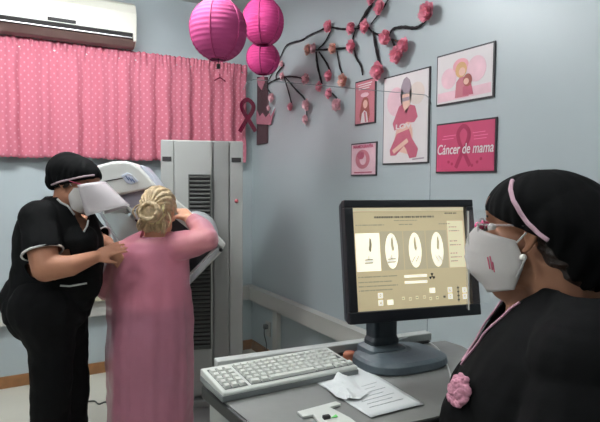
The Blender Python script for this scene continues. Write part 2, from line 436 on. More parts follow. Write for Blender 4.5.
# ---- maroon ribbon at the curtain's edge
def ribbon_pts(c, w, h, ax, nrm):
    """awareness loop: centreline from one tail over the loop to the other"""
    raw = [(-.50, -.5, .0), (-.1, -.16, .0), (.30, .14, .0), (.36, .36, .0), (.0, .5, .0), (-.36, .36, .3), (-.30, .14, .6), (.1, -.16, 1), (.50, -.46, 1)]
    return [c + ax * (x * w) + UP * (y * h) + nrm * (.008 * k) for x, y, k in raw]
def ribbon_mesh(bm, c, w, h, ax, nrm, hw):
    pts = smooth_pts(ribbon_pts(c, w, h, ax, nrm), 8)
    rows = []
    for i, p in enumerate(pts):
        t = (pts[min(i + 1, len(pts) - 1)] - pts[max(i - 1, 0)]).normalized(); s = nrm.cross(t).normalized() * hw
        rows.append((bm.verts.new(p - s), bm.verts.new(p + s)))
    for a, b in zip(rows[:-1], rows[1:]): bm.faces.new((a[0], a[1], b[1], b[0])).smooth = True
bm = bmesh.new(); p = ony(247.5, 116, 3.925)
ribbon_mesh(bm, p, .135, .255, Vector((1, 0, 0)), Vector((0, -1, 0)), .0165)
o = obj('awareness_ribbon', bm, M_RIBBON, recalc=False); solidify(o, .004, 0)
tag(o, 'dark maroon awareness ribbon hanging at the right edge of the curtain', 'ribbon')

# ================================================================== PAPER TREE on the right wall
def onw(px, py, off=0.0):
    return onx(px, py, X1 - off)
tree = thing('paper_tree', 'brown paper tree trunk with black branches stuck on the right wall', 'wall decoration', onw(263, 142))
a = [onw(258.5, 77), onw(268, 77), onw(269, 100), onw(268.5, 143), onw(258, 145), onw(258.5, 110)]
bm = bmesh.new(); prism(bm, [q + Vector((-.001, 0, 0)) for q in a], (-.012, 0, 0)); obj('trunk', bm, M_TRUNKP, tree)
branches = [
 [(331, 27), (326, 28), (309, 35.5), (302, 40), (287, 45), (280, 58), (272, 74), (264, 88)], [(331, 27), (342, 29), (354, 29)], [(354, 29), (368, 27)],
 [(373, 2), (366, 13), (358, 27)], [(390, -4), (383, 8), (371, 24)], [(368, 27), (374, 33), (389, 38)],
 [(373, 31), (376, 48), (380, 66)], [(389, 36), (393, 29), (403, 27), (414, 28), (421, 25), (429, 17)], [(389, 38), (396, 41), (405, 44)], [(392, 40), (394, 45), (397, 53)],
 [(356, 29), (353, 38), (354, 46)], [(354, 47), (356, 57), (361, 66), (362.5, 75)], [(354, 47), (335, 49), (315, 50)], [(331, 30), (325, 42), (318, 49)],
 [(316, 52), (317.5, 66), (322, 84)], [(319, 52), (327, 64), (331, 74)], [(337, 51), (340, 68), (345, 78)], [(332, 93), (340, 102)],
 [(264, 88), (271, 82), (284, 77), (296, 77), (307, 80)], [(284, 77), (288, 90), (292, 105)], [(285, 77), (296, 90), (305, 100), (307, 117)],
 [(284, 65), (276.5, 74), (276.5, 80)], [(265, 85), (269, 91), (273, 97)]]
THK = {0: 1.0, 3: 2.0, 6: 1.5, 11: 1.2, 14: 1.5, 15: 1.2, 7: 1.3}
for bi, pl in enumerate(branches):
    bm = bmesh.new(); pp = smooth_pts([onw(x, y, .011) for x, y in pl], 5)
    N = len(pp); th = .0066 * THK.get(bi, 1.0)
    if N < 4: pp = [pp[0] + (pp[-1] - pp[0]) * k / 4 for k in range(5)]; N = 5
    rr = [th * (.65 + .35 * sin(pi * k / (N - 1)) + .15 * sin(k * 2.3 + bi)) for k in range(N)]
    tube(bm, pp, rr, n=7, flat=(Vector((1, 0, 0)), .55)); obj('branch', bm, M_BRANCH, tree, smooth=True)
def blossom_mesh(seed):
    rs = random.Random(seed); bm = bmesh.new()
    # petals open towards -x (into the room)
    for ring, (n, rad, tilt, ln) in enumerate([(9, .020, .25, .034), (8, .015, .65, .031), (6, .011, 1.05, .026)]):
        for k in range(n):
            a = 2 * pi * k / n + ring * .4 + rs.uniform(-.2, .2); t = tilt + rs.uniform(-.15, .15); l = ln * rs.uniform(.85, 1.1)
            dy, dz = cos(a), sin(a); side = Vector((0, -dz, dy)); out = Vector((-sin(t), dy * cos(t), dz * cos(t)))
            base = Vector((-.008, dy * .004, dz * .004)); grid = []
            for i in range(5):
                u = i / 4; ww = (.017 * sin(pi * (.18 + .72 * u))) * rs.uniform(.9, 1.1)
                row = []
                for j in range(4):
                    v = (j / 3 - .5) * 2
                    row.append(bm.verts.new(base + out * (l * u) + side * (ww * v) + Vector((-1, 0, 0)) * (.006 * v * v + .006 * u * u + rs.uniform(-.0035, .0035))))
                grid.append(row)
            for i in range(4):
                for j in range(3): bm.faces.new((grid[i][j], grid[i][j + 1], grid[i + 1][j + 1], grid[i + 1][j])).smooth = True
    me = bpy.data.meshes.new('petals'); bm.to_mesh(me); bm.free(); return me
blossoms = [
 ((331, 27), 1.05, 0, 'rose paper blossom at the upper left where the long left branch starts'), ((354, 29), 1.05, 0, 'rose blossom next left of the crossing below the thick twig'),
 ((368, 27), 1.1, 0, 'rose blossom at the crossing of four black branches'), ((374, 0), .9, 0, 'rose blossom cut by the top edge of the photo'),
 ((383, 8), 1.1, 0, 'rose blossom just below the top edge, on the upper twig'), ((431, 13), 1.35, 0, 'large rose blossom at the far right end of the curling branch'),
 ((389, 38), 1.2, 0, 'rose blossom where the curling right branch begins'), ((407, 46), 1.15, 0, 'rose blossom upper right of a touching pair below the curling branch'),
 ((401, 55.5), 1.35, 0, 'deep rose blossom lower left of a touching pair below the curling branch'), ((381.5, 71.5), 1.35, 0, 'rose blossom touching the top of the tall poster'),
 ((354.5, 47), 1.1, 0, 'rose blossom at the right end of the middle horizontal branch'), ((335.5, 49), 1.0, 2, 'peach blossom in the middle of the horizontal branch'),
 ((311, 50), 1.0, 2, 'peach blossom at the outermost left of the horizontal branch'), ((316, 49), .95, 1, 'pale pink blossom beside the left peach one'),
 ((331.5, 76), 1.0, 0, 'rose blossom on a short drooping twig left of the orange peach blossom'), ((346, 81), 1.15, 2, 'orange peach blossom hanging above the small rose poster'),
 ((322, 87), .95, 0, 'rose blossom at the end of the long drooping twig'), ((331.5, 93.5), .95, 0, 'rose blossom at the upper end of a tiny loose twig'),
 ((340, 105), 1.15, 1, 'pale pink blossom at the lower end of a tiny loose twig'), ((309, 79.5), 1.1, 1, 'pale pink blossom at the right end of the low horizontal branch'),
 ((292.5, 107), .85, 0, 'small rose blossom on the short steep low twig'), ((309.5, 105), 1.1, 1, 'pale pink blossom on the elbow of the low slanting twig'),
 ((308, 119.5), .9, 1, 'lowest pale pink blossom, at the tip of the slanting twig'), ((283.5, 64), .7, 1, 'tiny pink blossom beside the smallest lantern'),
 ((284, 76), .75, 1, 'tiny pink blossom where the low branches fork'), ((274, 98), 1.0, 1, 'very pale pink blossom right beside the brown trunk'),
 ((270, 108), .6, 1, 'tiny pale pink bud just above the paper crown')]
BM3 = [blossom_mesh(i) for i in range(3)]
bm = bmesh.new(); ball(bm, (-.022, 0, 0), (.007, .009, .009), u=8, v=6)
HEART = bpy.data.meshes.new('heart'); bm.to_mesh(HEART); bm.free(); HEART.materials.append(M_BLOSD)
PET = {}
for i in range(3):
    for j, m_ in enumerate((M_BLOS, M_BLOSP, M_BLOSO)):
        me = BM3[i].copy(); me.materials.append(m_); PET[(i, j)] = me
for k, ((bx_, by_), s, c_, lab) in enumerate(blossoms):
    p = onw(bx_, by_, .010)
    t = bpy.data.objects.new('paper_blossom', None); COL.objects.link(t); t.location = p; t.scale = (s, s, s)
    t.rotation_euler = (k * 1.3, 0, 0); t.empty_display_size = .03
    tag(t, lab, 'paper flower', 'paper blossoms on the wall tree')
    for nm, me in (('petals', PET[(k % 3, c_)]), ('heart', HEART)):
        o = bpy.data.objects.new(nm, me); COL.objects.link(o); o.parent = t
# pink paper crown on the trunk
bm = bmesh.new(); cr = [(257, 124), (257, 110), (260, 117), (263, 113), (266, 118), (270, 113), (270.5, 118), (275.5, 108), (271, 125)]
prism(bm, [onw(x, y, .016) for x, y in cr], (-.006, 0, 0))
obj('paper_crown', bm, M_CROWN, tree)
bm = bmesh.new(); prism(bm, [onw(x, y, .016) for x, y in [(257, 79), (264, 76), (265, 82), (262, 90), (259, 86)]], (-.005, 0, 0))
obj('paper_bow', bm, M_CROWN, tree)

# ---- lanterns
def lantern(name_label, c, r, m, nsq=.94, ribs=18):
    t = thing('paper_lantern', name_label, 'lantern', c - UP * r * nsq, 0, 'pink round paper lanterns hanging from the ceiling')
    bm = bmesh.new(); n = 64; rings = []
    NZ = ribs * 4; ph0 = .32
    for i in range(NZ + 1):
        ph = ph0 + (pi - 2 * ph0) * i / NZ; k = abs(sin(ribs * pi * i / NZ)); rr = r * (1 - .022 * (1 - k))
        ring = [bm.verts.new(c + Vector((rr * sin(ph) * cos(2 * pi * q / n), rr * sin(ph) * sin(2 * pi * q / n), -rr * nsq * cos(ph)))) for q in range(n)]
        rings.append(ring)
    for i in range(NZ):
        for q in range(n):
            f = bm.faces.new((rings[i][q], rings[i][(q + 1) % n], rings[i + 1][(q + 1) % n], rings[i + 1][q])); f.smooth = True
    o = obj('shade', bm, m, t, smooth=True, recalc=True); solidify(o, .0015)
    for q in range(6):
        a = 2 * pi * q / 6 + .92
        pp = [c + Vector((r * 1.002 * sin(ph) * cos(a), r * 1.002 * sin(ph) * sin(a), -r * nsq * 1.002 * cos(ph))) for ph in [ph0 + (pi - 2 * ph0) * i / 24 for i in range(25)]]
        bm = bmesh.new(); tube(bm, pp, .0038, n=6); obj('seam', bm, M_LANTD, t, smooth=True)
    for s_ in (-1, 1):
        bm = bmesh.new(); rr = r * sin(ph0); z = s_ * r * nsq * cos(ph0)
        tube(bm, [c + Vector((rr * cos(2 * pi * q / 32), rr * sin(2 * pi * q / 32), z)) for q in range(33)], .003, n=6); obj('rim', bm, M_LANTD, t, smooth=True)
    bm = bmesh.new()
    tube(bm, [c + Vector((-r * sin(ph0), 0, r * nsq * cos(ph0))), c + Vector((0, 0, r * nsq * cos(ph0) + .01)), c + Vector((r * sin(ph0), 0, r * nsq * cos(ph0)))], .0015, n=5)
    tube(bm, [c + Vector((0, 0, r * nsq * cos(ph0) + .01)), Vector((c.x, c.y, ZC))], .0012, n=5); obj('hanging_string', bm, M_PIPEW, t)
    return t
c1 = PX(218.3, 30, 2.83); r1 = 28.6 * 2.83 / F_PX * .985
L1 = lantern('largest pink paper lantern, left of the other two, in front of the curtain', c1, r1, M_LANT, 1.07, 15)
L2 = lantern('middle-sized bright pink lantern cut by the top edge, above the smallest', PX(263, 22, 3.2), 21 * 3.2 / F_PX * .985, M_LANT2, 1.12, 18)
L3 = lantern('smallest pink paper lantern, lowest, above the brown paper trunk', PX(263, 58.5, 3.52), 17 * 3.52 / F_PX * .985, M_LANT2, .96, 15)
bm = bmesh.new(); zz = c1.z - r1 * 1.07 * .95
tube(bm, [Vector((c1.x, c1.y, zz + .05)), Vector((c1.x, c1.y, zz - .028))], .0018); tube(bm, [Vector((c1.x - r1 * .31, c1.y, zz)), Vector((c1.x + r1 * .31, c1.y, zz))], .0018); box(bm, (c1.x, c1.y, zz - .035), (.016, .016, .024))
obj('wire_hook', bm, M_DARK, L1)

# ================================================================== POSTERS
def poster(label, corners, bg, group='posters on the right wall', name='poster'):
    q = [onw(x, y) for x, y in corners]     # TL TR BR BL
    yl = (q[0].y + q[3].y) / 2; yr = (q[1].y + q[2].y) / 2; zt = (q[0].z + q[1].z) / 2; zb = (q[2].z + q[3].z) / 2
    wd, ht = yl - yr, zt - zb
    t = thing(name, label, 'poster', (X1, (yl + yr) / 2, zb), 0, group)
    bm = bmesh.new(); box(bm, (X1 - .004, (yl + yr) / 2, (zt + zb) / 2), (.008, wd, ht)); obj('frame', bm, M_FRAME, t, bevel=.001)
    bm = bmesh.new(); box(bm, (X1 - .009, (yl + yr) / 2, (zt + zb) / 2), (.002, wd - .016, ht - .016)); obj('sheet', bm, bg, t)
    def P(u, v, layer=1):    # u,v 0..1 from top left
        return Vector((X1 - .010 - .0008 * layer, yl - wd * u, zt - ht * v))
    def shape(nm, pts, m, layer=1):
        bm = bmesh.new(); prism(bm, [P(u, v, layer) for u, v in pts], (.0006, 0, 0)); return obj(nm, bm, m, t)
    def blob(nm, u, v, ru, rv, m, layer=1, a0=0):
        rv2 = rv
        return shape(nm, [(u + ru * cos(2 * pi * k / 20 + a0), v + rv2 * sin(2 * pi * k / 20 + a0)) for k in range(20)], m, layer)
    def text(s, u, v, hgt, m, width=None, shear=0, bold=0):
        return lettering('lettering', s, hgt, P(u, v, 2.4), (0, -1, 0), (0, 0, 1), m, t, shear, bold, .0004, None if width is None else width * wd)
    return t, P, shape, blob, text, wd, ht
M_PW = mat('print_white', (214, 206, 206), .6, var=.03)
M_PPALE = mat('print_pale_pink', (222, 182, 192), .6, var=.1, scale=14)
M_PPINK = mat('print_pink', (182, 60, 98), .55, var=.05, scale=12)
M_PSAL = mat('print_salmon', (190, 112, 124), .6, var=.05)
M_PROSE = mat('print_rose', (178, 84, 106), .6, var=.08, scale=30)
M_PDEEP = mat('print_deep', (150, 30, 72), .6)
M_PGREY = mat('print_grey', (150, 134, 144), .6)
M_PHAIR = mat('print_hair', (150, 76, 66), .6, var=.1)
M_PSKIN = mat('print_skin', (220, 176, 160), .6)
M_PBLOND = mat('print_blond', (206, 160, 112), .6)
# small rose poster with a girl
t, P, S, B, T, wd, ht = poster('small upright rose pink poster of a long-haired girl, above the smallest poster', [(356.4, 82.6), (377, 76.6), (376.2, 122.6), (355.8, 126.3)], M_PSAL)
for v, a_, b_ in ((.09, .15, .85), (.14, .2, .8), (.19, .2, .72)): S('text_line', [(a_, v), (b_, v - .01), (b_, v + .012), (a_, v + .02)], M_PW)
B('halo', .5, .34, .2, .05, M_PPALE)
S('hair', [(.42, .42), (.55, .38), (.68, .44), (.72, .6), (.76, .8), (.7, .94), (.3, .94), (.25, .8), (.32, .6), (.36, .48)], M_PHAIR)
B('face', .54, .55, .11, .095, M_PSKIN, 2); S('dress', [(.38, .75), (.5, .68), (.62, .74), (.68, .96), (.32, .96)], M_PW, 2)
S('scarf', [(.48, .72), (.56, .72), (.62, .95), (.54, .95)], M_PSAL, 3)
# smallest
t, P, S, B, T, wd, ht = poster('smallest poster, pale pink with a round portrait, lowest and leftmost', [(352.5, 143.7), (378.4, 141.6), (376.8, 175.1), (351.7, 176.6)], M_PPALE)
T('MAMOGRAFÍA', .5, .12, .026, M_PPINK, .78, 0, .001)
B('portrait', .48, .5, .28, .29, M_PSAL); B('face', .5, .5, .13, .17, M_PPALE, 2); B('hair', .42, .38, .14, .12, M_PROSE, 3)
S('text_line', [(.15, .88), (.85, .87), (.85, .91), (.15, .92)], M_PROSE)
# tall poster
t, P, S, B, T, wd, ht = poster('tall white poster of a woman in a rose headscarf with white lettering', [(384.5, 78.3), (432, 66.2), (429, 162.8), (384, 165.3)], M_PW)
B('wash', .3, .3, .2, .16, M_PPALE); B('wash', .75, .25, .16, .12, mat('print_cream', (212, 196, 188), .6))
S('headscarf_top', [(.40, .24), (.42, .14), (.47, .07), (.53, .05), (.6, .09), (.64, .17), (.645, .27), (.62, .34), (.5, .37), (.42, .33)], M_PGREY, 1)
S('face', [(.44, .24), (.6, .23), (.62, .36), (.54, .45), (.46, .38)], M_PSKIN, 2)
S('sunglasses', [(.44, .275), (.61, .27), (.6, .31), (.45, .315)], M_PGREY, 3)
S('veil', [(.38, .36), (.45, .34), (.5, .42), (.62, .36), (.72, .38), (.78, .5), (.7, .56), (.55, .54), (.42, .6), (.28, .62), (.24, .54)], M_PROSE, 2)
S('body', [(.36, .54), (.66, .54), (.68, .70), (.62, .9), (.38, .86), (.24, .82), (.28, .72)], M_PSKIN, 1)
S('dress', [(.34, .66), (.6, .62), (.66, .72), (.8, .84), (.76, .93), (.62, .94), (.55, .84), (.5, .80), (.32, .90), (.2, .9), (.18, .84)], M_PROSE, 2)
S('arm', [(.24, .84), (.56, .72), (.6, .76), (.28, .88)], M_PSKIN, 3)
T('LOVE', .52, .585, .034, M_PW, .42, 0, .0012)
S('signature', [(.68, .945), (.92, .935), (.92, .95), (.68, .96)], M_PGREY, 1)
# upper right
t, P, S, B, T, wd, ht = poster('wide white poster of a mother and child, highest and rightmost', [(438.3, 57.6), (496.6, 39.8), (494.8, 96.2), (437.4, 107.8)], M_PW)
S('ground_wash', [(.04, .76), (.96, .72), (.96, .9), (.04, .94)], M_PPALE); B('wing_shape', .24, .5, .14, .2, M_PPALE); B('wing_shape', .72, .42, .16, .24, M_PPALE)
B('heart_wash', .45, .3, .14, .14, mat('print_blush', (226, 160, 170), .6))
S('mother', [(.36, .9), (.38, .6), (.44, .52), (.54, .52), (.6, .66), (.6, .9)], M_PSAL, 2); B('mother_hair', .46, .38, .10, .15, M_PBLOND, 2); B('mother_face', .48, .42, .055, .08, M_PSKIN, 3)
S('child', [(.5, .88), (.5, .72), (.56, .66), (.64, .68), (.68, .88)], M_PROSE, 3); B('child_hair', .58, .6, .075, .12, M_PHAIR, 4); B('child_face', .56, .62, .045, .06, M_PSKIN, 5)
# pink text poster
t, P, S, B, T, wd, ht = poster('wide bright pink poster reading Cáncer de mama over a ribbon', [(437.8, 124.6), (498.4, 116.6), (496.6, 171), (436.8, 174.6)], M_PPINK)
bm = bmesh.new(); ribbon_mesh(bm, P(.49, .50, 1.5), .24 * wd, .80 * ht, Vector((0, -1, 0)), Vector((-.05, 0, 0)), .0100)
o = obj('ribbon_print', bm, M_PDEEP, t, recalc=False); solidify(o, .0004, 0)
for v, a_, b_ in ((.26, .14, .36), (.32, .12, .32), (.24, .64, .84), (.30, .66, .88), (.36, .66, .86)): S('text_line', [(a_, v), (b_, v - .01), (b_, v + .004), (a_, v + .014)], mat('print_mid_pink', (222, 110, 150), .6))
T('Cáncer de mama', .5, .54, .066, M_PW, .93, .2, .0006)
for u_, v_ in ((.24, .78), (.3, .82), (.72, .8), (.64, .86), (.78, .74)): B('petal_print', u_, v_, .02, .03, M_PDEEP)

# ================================================================== SCANNER
axis = ray(201, 300); axis.z = 0; axis.normalize()          # into the room's corner
SR = Vector((axis.y, -axis.x, 0))
unit = thing('mammography_scanner', 'grey and white mammography scanner tilted beside its tall slatted column', 'medical scanner', CS(-.6, 3.27, 0))
UD = 3.15
def U(px, py, d=UD):      # point on the plane square to the column's axis
    v = ray(px, py); return CAM + v * ((PX(201, 300, d) - CAM).dot(axis) / v.dot(axis))
zt_ = U(200, 140).z
def ubox(name, px0, px1, z0, z1, d, dep, m, bevel=.006, parent=unit):
    a = U(px0, 200, d); b = U(px1, 200, d); wd_ = (b - a).dot(SR); c = (a + b) / 2 + axis * dep / 2; c.z = (z0 + z1) / 2
    bm = bmesh.new(); box(bm, c, (wd_, dep, z1 - z0), Matrix((SR, axis, UP)).transposed()); return obj(name, bm, m, parent, bevel=bevel)
zlow = U(200, 385).z; zv0, zv1 = U(200, 348).z, U(200, 175).z
ubox('column_body', 161, 243, .10, zt_, UD + .03, .34, M_COLM)
ubox('front_panel', 174.5, 212, .12, zt_ - .003, UD, .04, M_COLM)
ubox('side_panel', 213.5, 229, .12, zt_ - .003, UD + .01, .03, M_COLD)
ubox('side_panel', 229.8, 243, .12, zt_ - .004, UD + .018, .03, M_COLM, .003)
ubox('side_panel', 161, 173.8, .12, zt_ - .004, UD + .018, .03, M_COLM, .003)
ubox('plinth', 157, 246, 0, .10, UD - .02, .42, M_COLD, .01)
def ubox_grille(px0, px1, z0, z1, d):
    a = U(px0, 200, d); b = U(px1, 200, d); wd_ = (b - a).dot(SR); c = (a + b) / 2; c.z = (z0 + z1) / 2; M = Matrix((SR, axis, UP)).transposed()
    bm = bmesh.new(); box(bm, c, (wd_, .004, z1 - z0), M)
    g = obj('vent_grille', bm, M_DARK, unit)
    bm = bmesh.new(); n = 42
    for k in range(n):
        z = z0 + (z1 - z0) * (k + .5) / n; cc = Vector(c); cc.z = z
        box(bm, cc - axis * .009, (wd_ - .006, .014, .008), M @ Matrix.Rotation(R(35), 3, 'X'))
    obj('slats', bm, M_SLAT, g)
    bm = bmesh.new()
    for s_ in (-1, 1): box(bm, c + SR * s_ * wd_ / 2 - axis * .006, (.006, .016, z1 - z0 + .006), M)
    for zz_ in (z0, z1): cc = Vector(c); cc.z = zz_; box(bm, cc - axis * .006, (wd_, .016, .006), M)
    obj('grille_frame', bm, M_SLAT, g)
ubox_grille(189, 210.5, zv0, zv1, UD - .003)
for a_, b_ in ((162.5, 171.5), (231.5, 241)): ubox('name_plate', a_, b_, U(200, 161.5).z, U(200, 157).z, UD + .014, .01, M_DARK, .001)
p = U(236.5, 201, UD + .015); bm = bmesh.new(); ball(bm, p, .012); obj('indicator', bm, mat('red_button', (176, 90, 96), .4), unit, smooth=True)
# round foot at the bottom right
p = onz(203, 409, 0); bm = bmesh.new(); lathe(bm, CS(-.56, 2.98, 0), [(.20, 0), (.21, .02), (.19, .05), (.10, .07)]); obj('foot_plate', bm, M_COLD, unit, smooth=True)
# tilting gantry: arm block (square, turned about 42 degrees)
def uprism(name, pl, d, dep, m, bevel=.008, parent=unit, seg=3):
    bm = bmesh.new(); prism(bm, [PX(x, y, d) for x, y in pl], axis * dep); return obj(name, bm, m, parent, bevel=bevel, seg=seg)
def rrect(pl, k=.12):
    out = []
    n = len(pl)
    for i in range(n):
        p = Vector(pl[i] + (0,)).to_2d(); a = Vector(pl[i - 1] + (0,)).to_2d(); b = Vector(pl[(i + 1) % n] + (0,)).to_2d()
        out += [tuple(p + (a - p) * k), tuple(p + (a - p) * k * .3 + (b - p) * k * .3), tuple(p + (b - p) * k)]
    return out
det = uprism('detector_housing', [(150, 188), (225.5, 244), (222, 252), (178, 297), (112, 240)], 2.80, .16, M_MWHITE, .01)
uprism('detector_face', [(152, 200), (213, 249), (180, 283), (122, 235)], 2.792, .02, M_BLACKP, .004, det)
uprism('edge_rail', [(150, 184), (155, 182), (216, 234), (226, 244.5), (222, 248), (146, 189)], 2.74, .08, M_MWHITE, .006)
uprism('edge_strip', [(218, 247), (222, 249), (184, 290), (180, 287)], 2.77, .06, M_MGREY, .003)
p = PX(221, 250, 2.765); bm = bmesh.new(); ball(bm, p, .010); obj('screw', bm, M_DARK, unit, smooth=True)
bm = bmesh.new(); p = PX(196, 235, 2.92); lathe(bm, p, [(.12, 0), (.12, .26)], M=Matrix((SR, axis.cross(SR) * -1, axis)).transposed()); obj('pivot', bm, M_MGREY, unit, smooth=True)
# tube head
head = uprism('tube_head', [(90, 172), (95, 166), (111.5, 161.6), (123, 160.8), (130.6, 162), (140, 167.5), (148, 176), (157, 187), (141.4, 190.6), (115, 196), (98, 186)], 2.62, .34, M_MWHITE, .014, seg=4)
uprism('seam', [(102, 181.2), (123, 177.6), (123, 178.5), (102, 182.4)], 2.617, .004, M_DARK, 0, head)
uprism('label_plate', [(121, 175.5), (127, 172.5), (131, 174), (138.5, 181), (131, 184.5), (126.5, 183)], 2.614, .006, mat('pale_blue_label', (186, 192, 206), .4), .002, head)
for q in range(3): uprism('label_mark', [(125 + 3 * q, 176 + 1.4 * q), (126.2 + 3 * q, 175.6 + 1.4 * q), (129.5 + 3 * q, 180 + 1.1 * q), (128.3 + 3 * q, 180.6 + 1.1 * q)], 2.611, .003, mat('label_blue', (96, 108, 140), .4), 0, head)
uprism('label_outline', [(123, 177.5), (127.5, 173.6), (133, 175.6), (137, 182), (136.2, 182.2), (132.4, 176.3), (127.6, 174.5), (123.8, 178)], 2.612, .003, M_MGREY, 0, head)
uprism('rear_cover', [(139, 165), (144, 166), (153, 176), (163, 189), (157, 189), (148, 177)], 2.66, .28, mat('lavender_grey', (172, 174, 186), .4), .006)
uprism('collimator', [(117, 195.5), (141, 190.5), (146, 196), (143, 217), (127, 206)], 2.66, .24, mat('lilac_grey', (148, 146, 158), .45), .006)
uprism('collimator_front', [(100, 184), (115, 196.5), (126, 207), (128, 214), (104, 216), (98, 205)], 2.70, .20, M_MWHITE, .008)
uprism('slot', [(109, 205.5), (117, 199), (118, 201), (110.5, 207)], 2.696, .006, M_DARK, 0)
# arm linking the head and the detector
uprism('gantry_arm', [(138, 192), (150, 184), (160, 192), (190, 228), (176, 240), (142, 214)], 2.93, .16, M_MWHITE, .012)
# compression paddle
mclear = mat('clear_plastic', (206, 220, 214), .12, alpha=.45)
pad = uprism('compression_paddle', [(100, 214), (124, 212), (145, 229), (118, 243)], 2.66, .008, mclear, .002)
uprism('paddle_frame', [(122, 203), (126, 203), (149, 227), (146, 230)], 2.64, .05, M_MWHITE, .004, pad)
uprism('paddle_rim', [(99, 213), (101, 212), (119, 242), (117, 244)], 2.65, .02, M_MGREY, .003, pad)

# ================================================================== OPERATOR SHIELD AND DESK
ZD = .90
RAa, RAb = onz(217, 363, .925), onz(431, 334, .925)
RD = (RAb - RAa); RL = RD.length; RD.normalize(); RN = Vector((-RD.y, RD.x, 0))     # RN points away from camera
RM = Matrix((RD, RN, UP)).transposed()
sh = thing('glass_shield', 'clear operator shield pane standing behind keyboard and monitor', 'glass screen', ((RAa + RAb) / 2).to_2d().to_3d())
mg = bpy.data.materials.new('shield_glass'); mg.use_nodes = True; nt = mg.node_tree; b = nt.nodes['Principled BSDF']
b.inputs['Base Color'].default_value = lin((150, 165, 165)); b.inputs['Roughness'].default_value = .03; b.inputs['Alpha'].default_value = .035
MATS['g'] = mg
ga = onz(244, 361, .92); s0 = (ga - RAa).dot(RD); zg = 1.672
bm = bmesh.new(); o_ = RAa.to_2d().to_3d()
prof = [(s0, .90), (RL - .005, .90), (RL - .005, zg - .03), (RL - .012, zg - .01), (RL - .03, zg), (s0 + .03, zg), (s0 + .01, zg - .01), (s0, zg - .03)]
prism(bm, [o_ + RD * s + UP * z + RN * .01 for s, z in prof], RN * .006); obj('pane', bm, mg, sh)
medge = mat('glass_edge', (140, 150, 152), .3, alpha=.6)
bm = bmesh.new(); tube(bm, [o_ + RD * s + UP * z + RN * .013 for s, z in prof[2:] ], .0011, n=5); tube(bm, [o_ + RD * s + UP * z + RN * .013 for s, z in (prof[1], prof[2])], .0009, n=5); obj('pane_edge', bm, medge, sh)
bm = bmesh.new(); c = o_ + RD * (RL / 2) + UP * .918 + RN * .013; box(bm, c, (RL, .035, .024), RM); obj('bottom_rail', bm, mat('rail_grey', (182, 184, 180), .4), sh, bevel=.003)
bm = bmesh.new(); c = o_ + RD * (RL / 2) + UP * .906 - RN * .012; box(bm, c, (RL - .03, .010, .006), RM); obj('gasket', bm, M_DARK, sh)

desk = thing('control_desk', 'grey control desk with black edge carrying keyboard and monitor', 'desk', CS(.2, 1.35, 0))
e1 = onz(224, 401, ZD); e2 = onz(252, 424, ZD)
ed = (e2 - e1).normalized()
A = e1 - ed * .12; Bf = e1 + ed * .26
front = []
fr0 = Bf
poly = [A]
far = [o_ + RD * .02 - RN * .012 + Vector((0, 0, ZD)), o_ + RD * (RL - .02) - RN * .004 + Vector((0, 0, ZD))]
far_r = [onz(445, 340.5, ZD), onz(462, 346, ZD), onz(477, 354, ZD), onz(495, 366, ZD), onz(505, 382, ZD)]
nearr = [CS(.44, 1.26, ZD), CS(.37, 1.175, ZD), CS(.29, 1.125, ZD)]
poly = [A] + far + far_r + nearr + [Bf]
for q in poly: q.z = ZD
bm = bmesh.new(); prism(bm, [q + Vector((0, 0, -.004)) for q in poly], (0, 0, .004)); obj('worktop', bm, M_DESK, desk)
bm = bmesh.new(); ctr = sum(poly, Vector()) / len(poly)
prism(bm, [q + (q - ctr).normalized() * .006 + Vector((0, 0, -.034)) for q in poly], (0, 0, .030)); obj('black_edge', bm, M_DESKE, desk, bevel=.004)
# left side panel and rear panel
sd = (Bf - A); sdl = sd.length; sdn = sd.normalized(); sn = Vector((-sdn.y, sdn.x, 0)); SM = Matrix((sdn, sn, UP)).transposed()
c = (A + Bf) / 2; c.z = .433; bm = bmesh.new(); box(bm, c + sn * .03 , (sdl - .03, .045, .866), SM)
obj('side_panel', bm, M_COLM, desk, bevel=.006)
bm = bmesh.new(); c2 = o_ + RD * (RL / 2 - .03) - RN * .0; c2.z = .433; box(bm, c2, (RL - .10, .03, .866), RM); obj('rear_panel', bm, M_COLM, desk, bevel=.004)
bm = bmesh.new(); c = e1 - ed * .01 - sn * 0 ; box(bm, Vector((c.x, c.y, .42)) - RD * .016, (.05, .05, .84), RM); obj('corner_post', bm, M_COLM, desk, bevel=.006)

# ---- keyboard
kFL = onz(223, 397, ZD + .014); kFR = onz(358, 369.5, ZD + .014); kd = (kFR - kFL).normalized(); kn = Vector((-kd.y, kd.x, 0))
KW = (kFR - kFL).length; KD = .155
kb = thing('keyboard', 'off-white wired keyboard on the left of the desk', 'keyboard', (kFL + kd * KW / 2 + kn * KD / 2).to_2d().to_3d() + Vector((0, 0, ZD)))
def K(u, v, h=0):      # u along width, v depth from the front, h above the top surface
    p = kFL + kd * u + kn * v; p.z = ZD + .002 + .021 + v * .06 + h; return p
bm = bmesh.new(); vs = []
prof = [(0, -.020), (KD, -.020), (KD, 0), (KD - .004, .003), (.004, .003), (0, 0)]
pp = []
for v_, h_ in prof:
    p = kFL + kd * 0 + kn * v_
    p.z = (ZD + .0135 if h_ < -.01 else ZD + .002 + .021 + v_ * .06 + h_ - .003); pp.append(p)
prism(bm, pp, kd * KW); obj('case', bm, M_KB, kb, bevel=.003)
bm = bmesh.new(); pp = []
for v_, z_ in [(-.001, ZD + .001), (KD - .004, ZD + .001), (KD - .004, ZD + .0145), (-.001, ZD + .0145)]:
    p = kFL + kn * v_ + kd * (-.002); p.z = z_; pp.append(p)
prism(bm, pp, kd * (KW + .004)); obj('underside', bm, M_KBU, kb, bevel=.002)
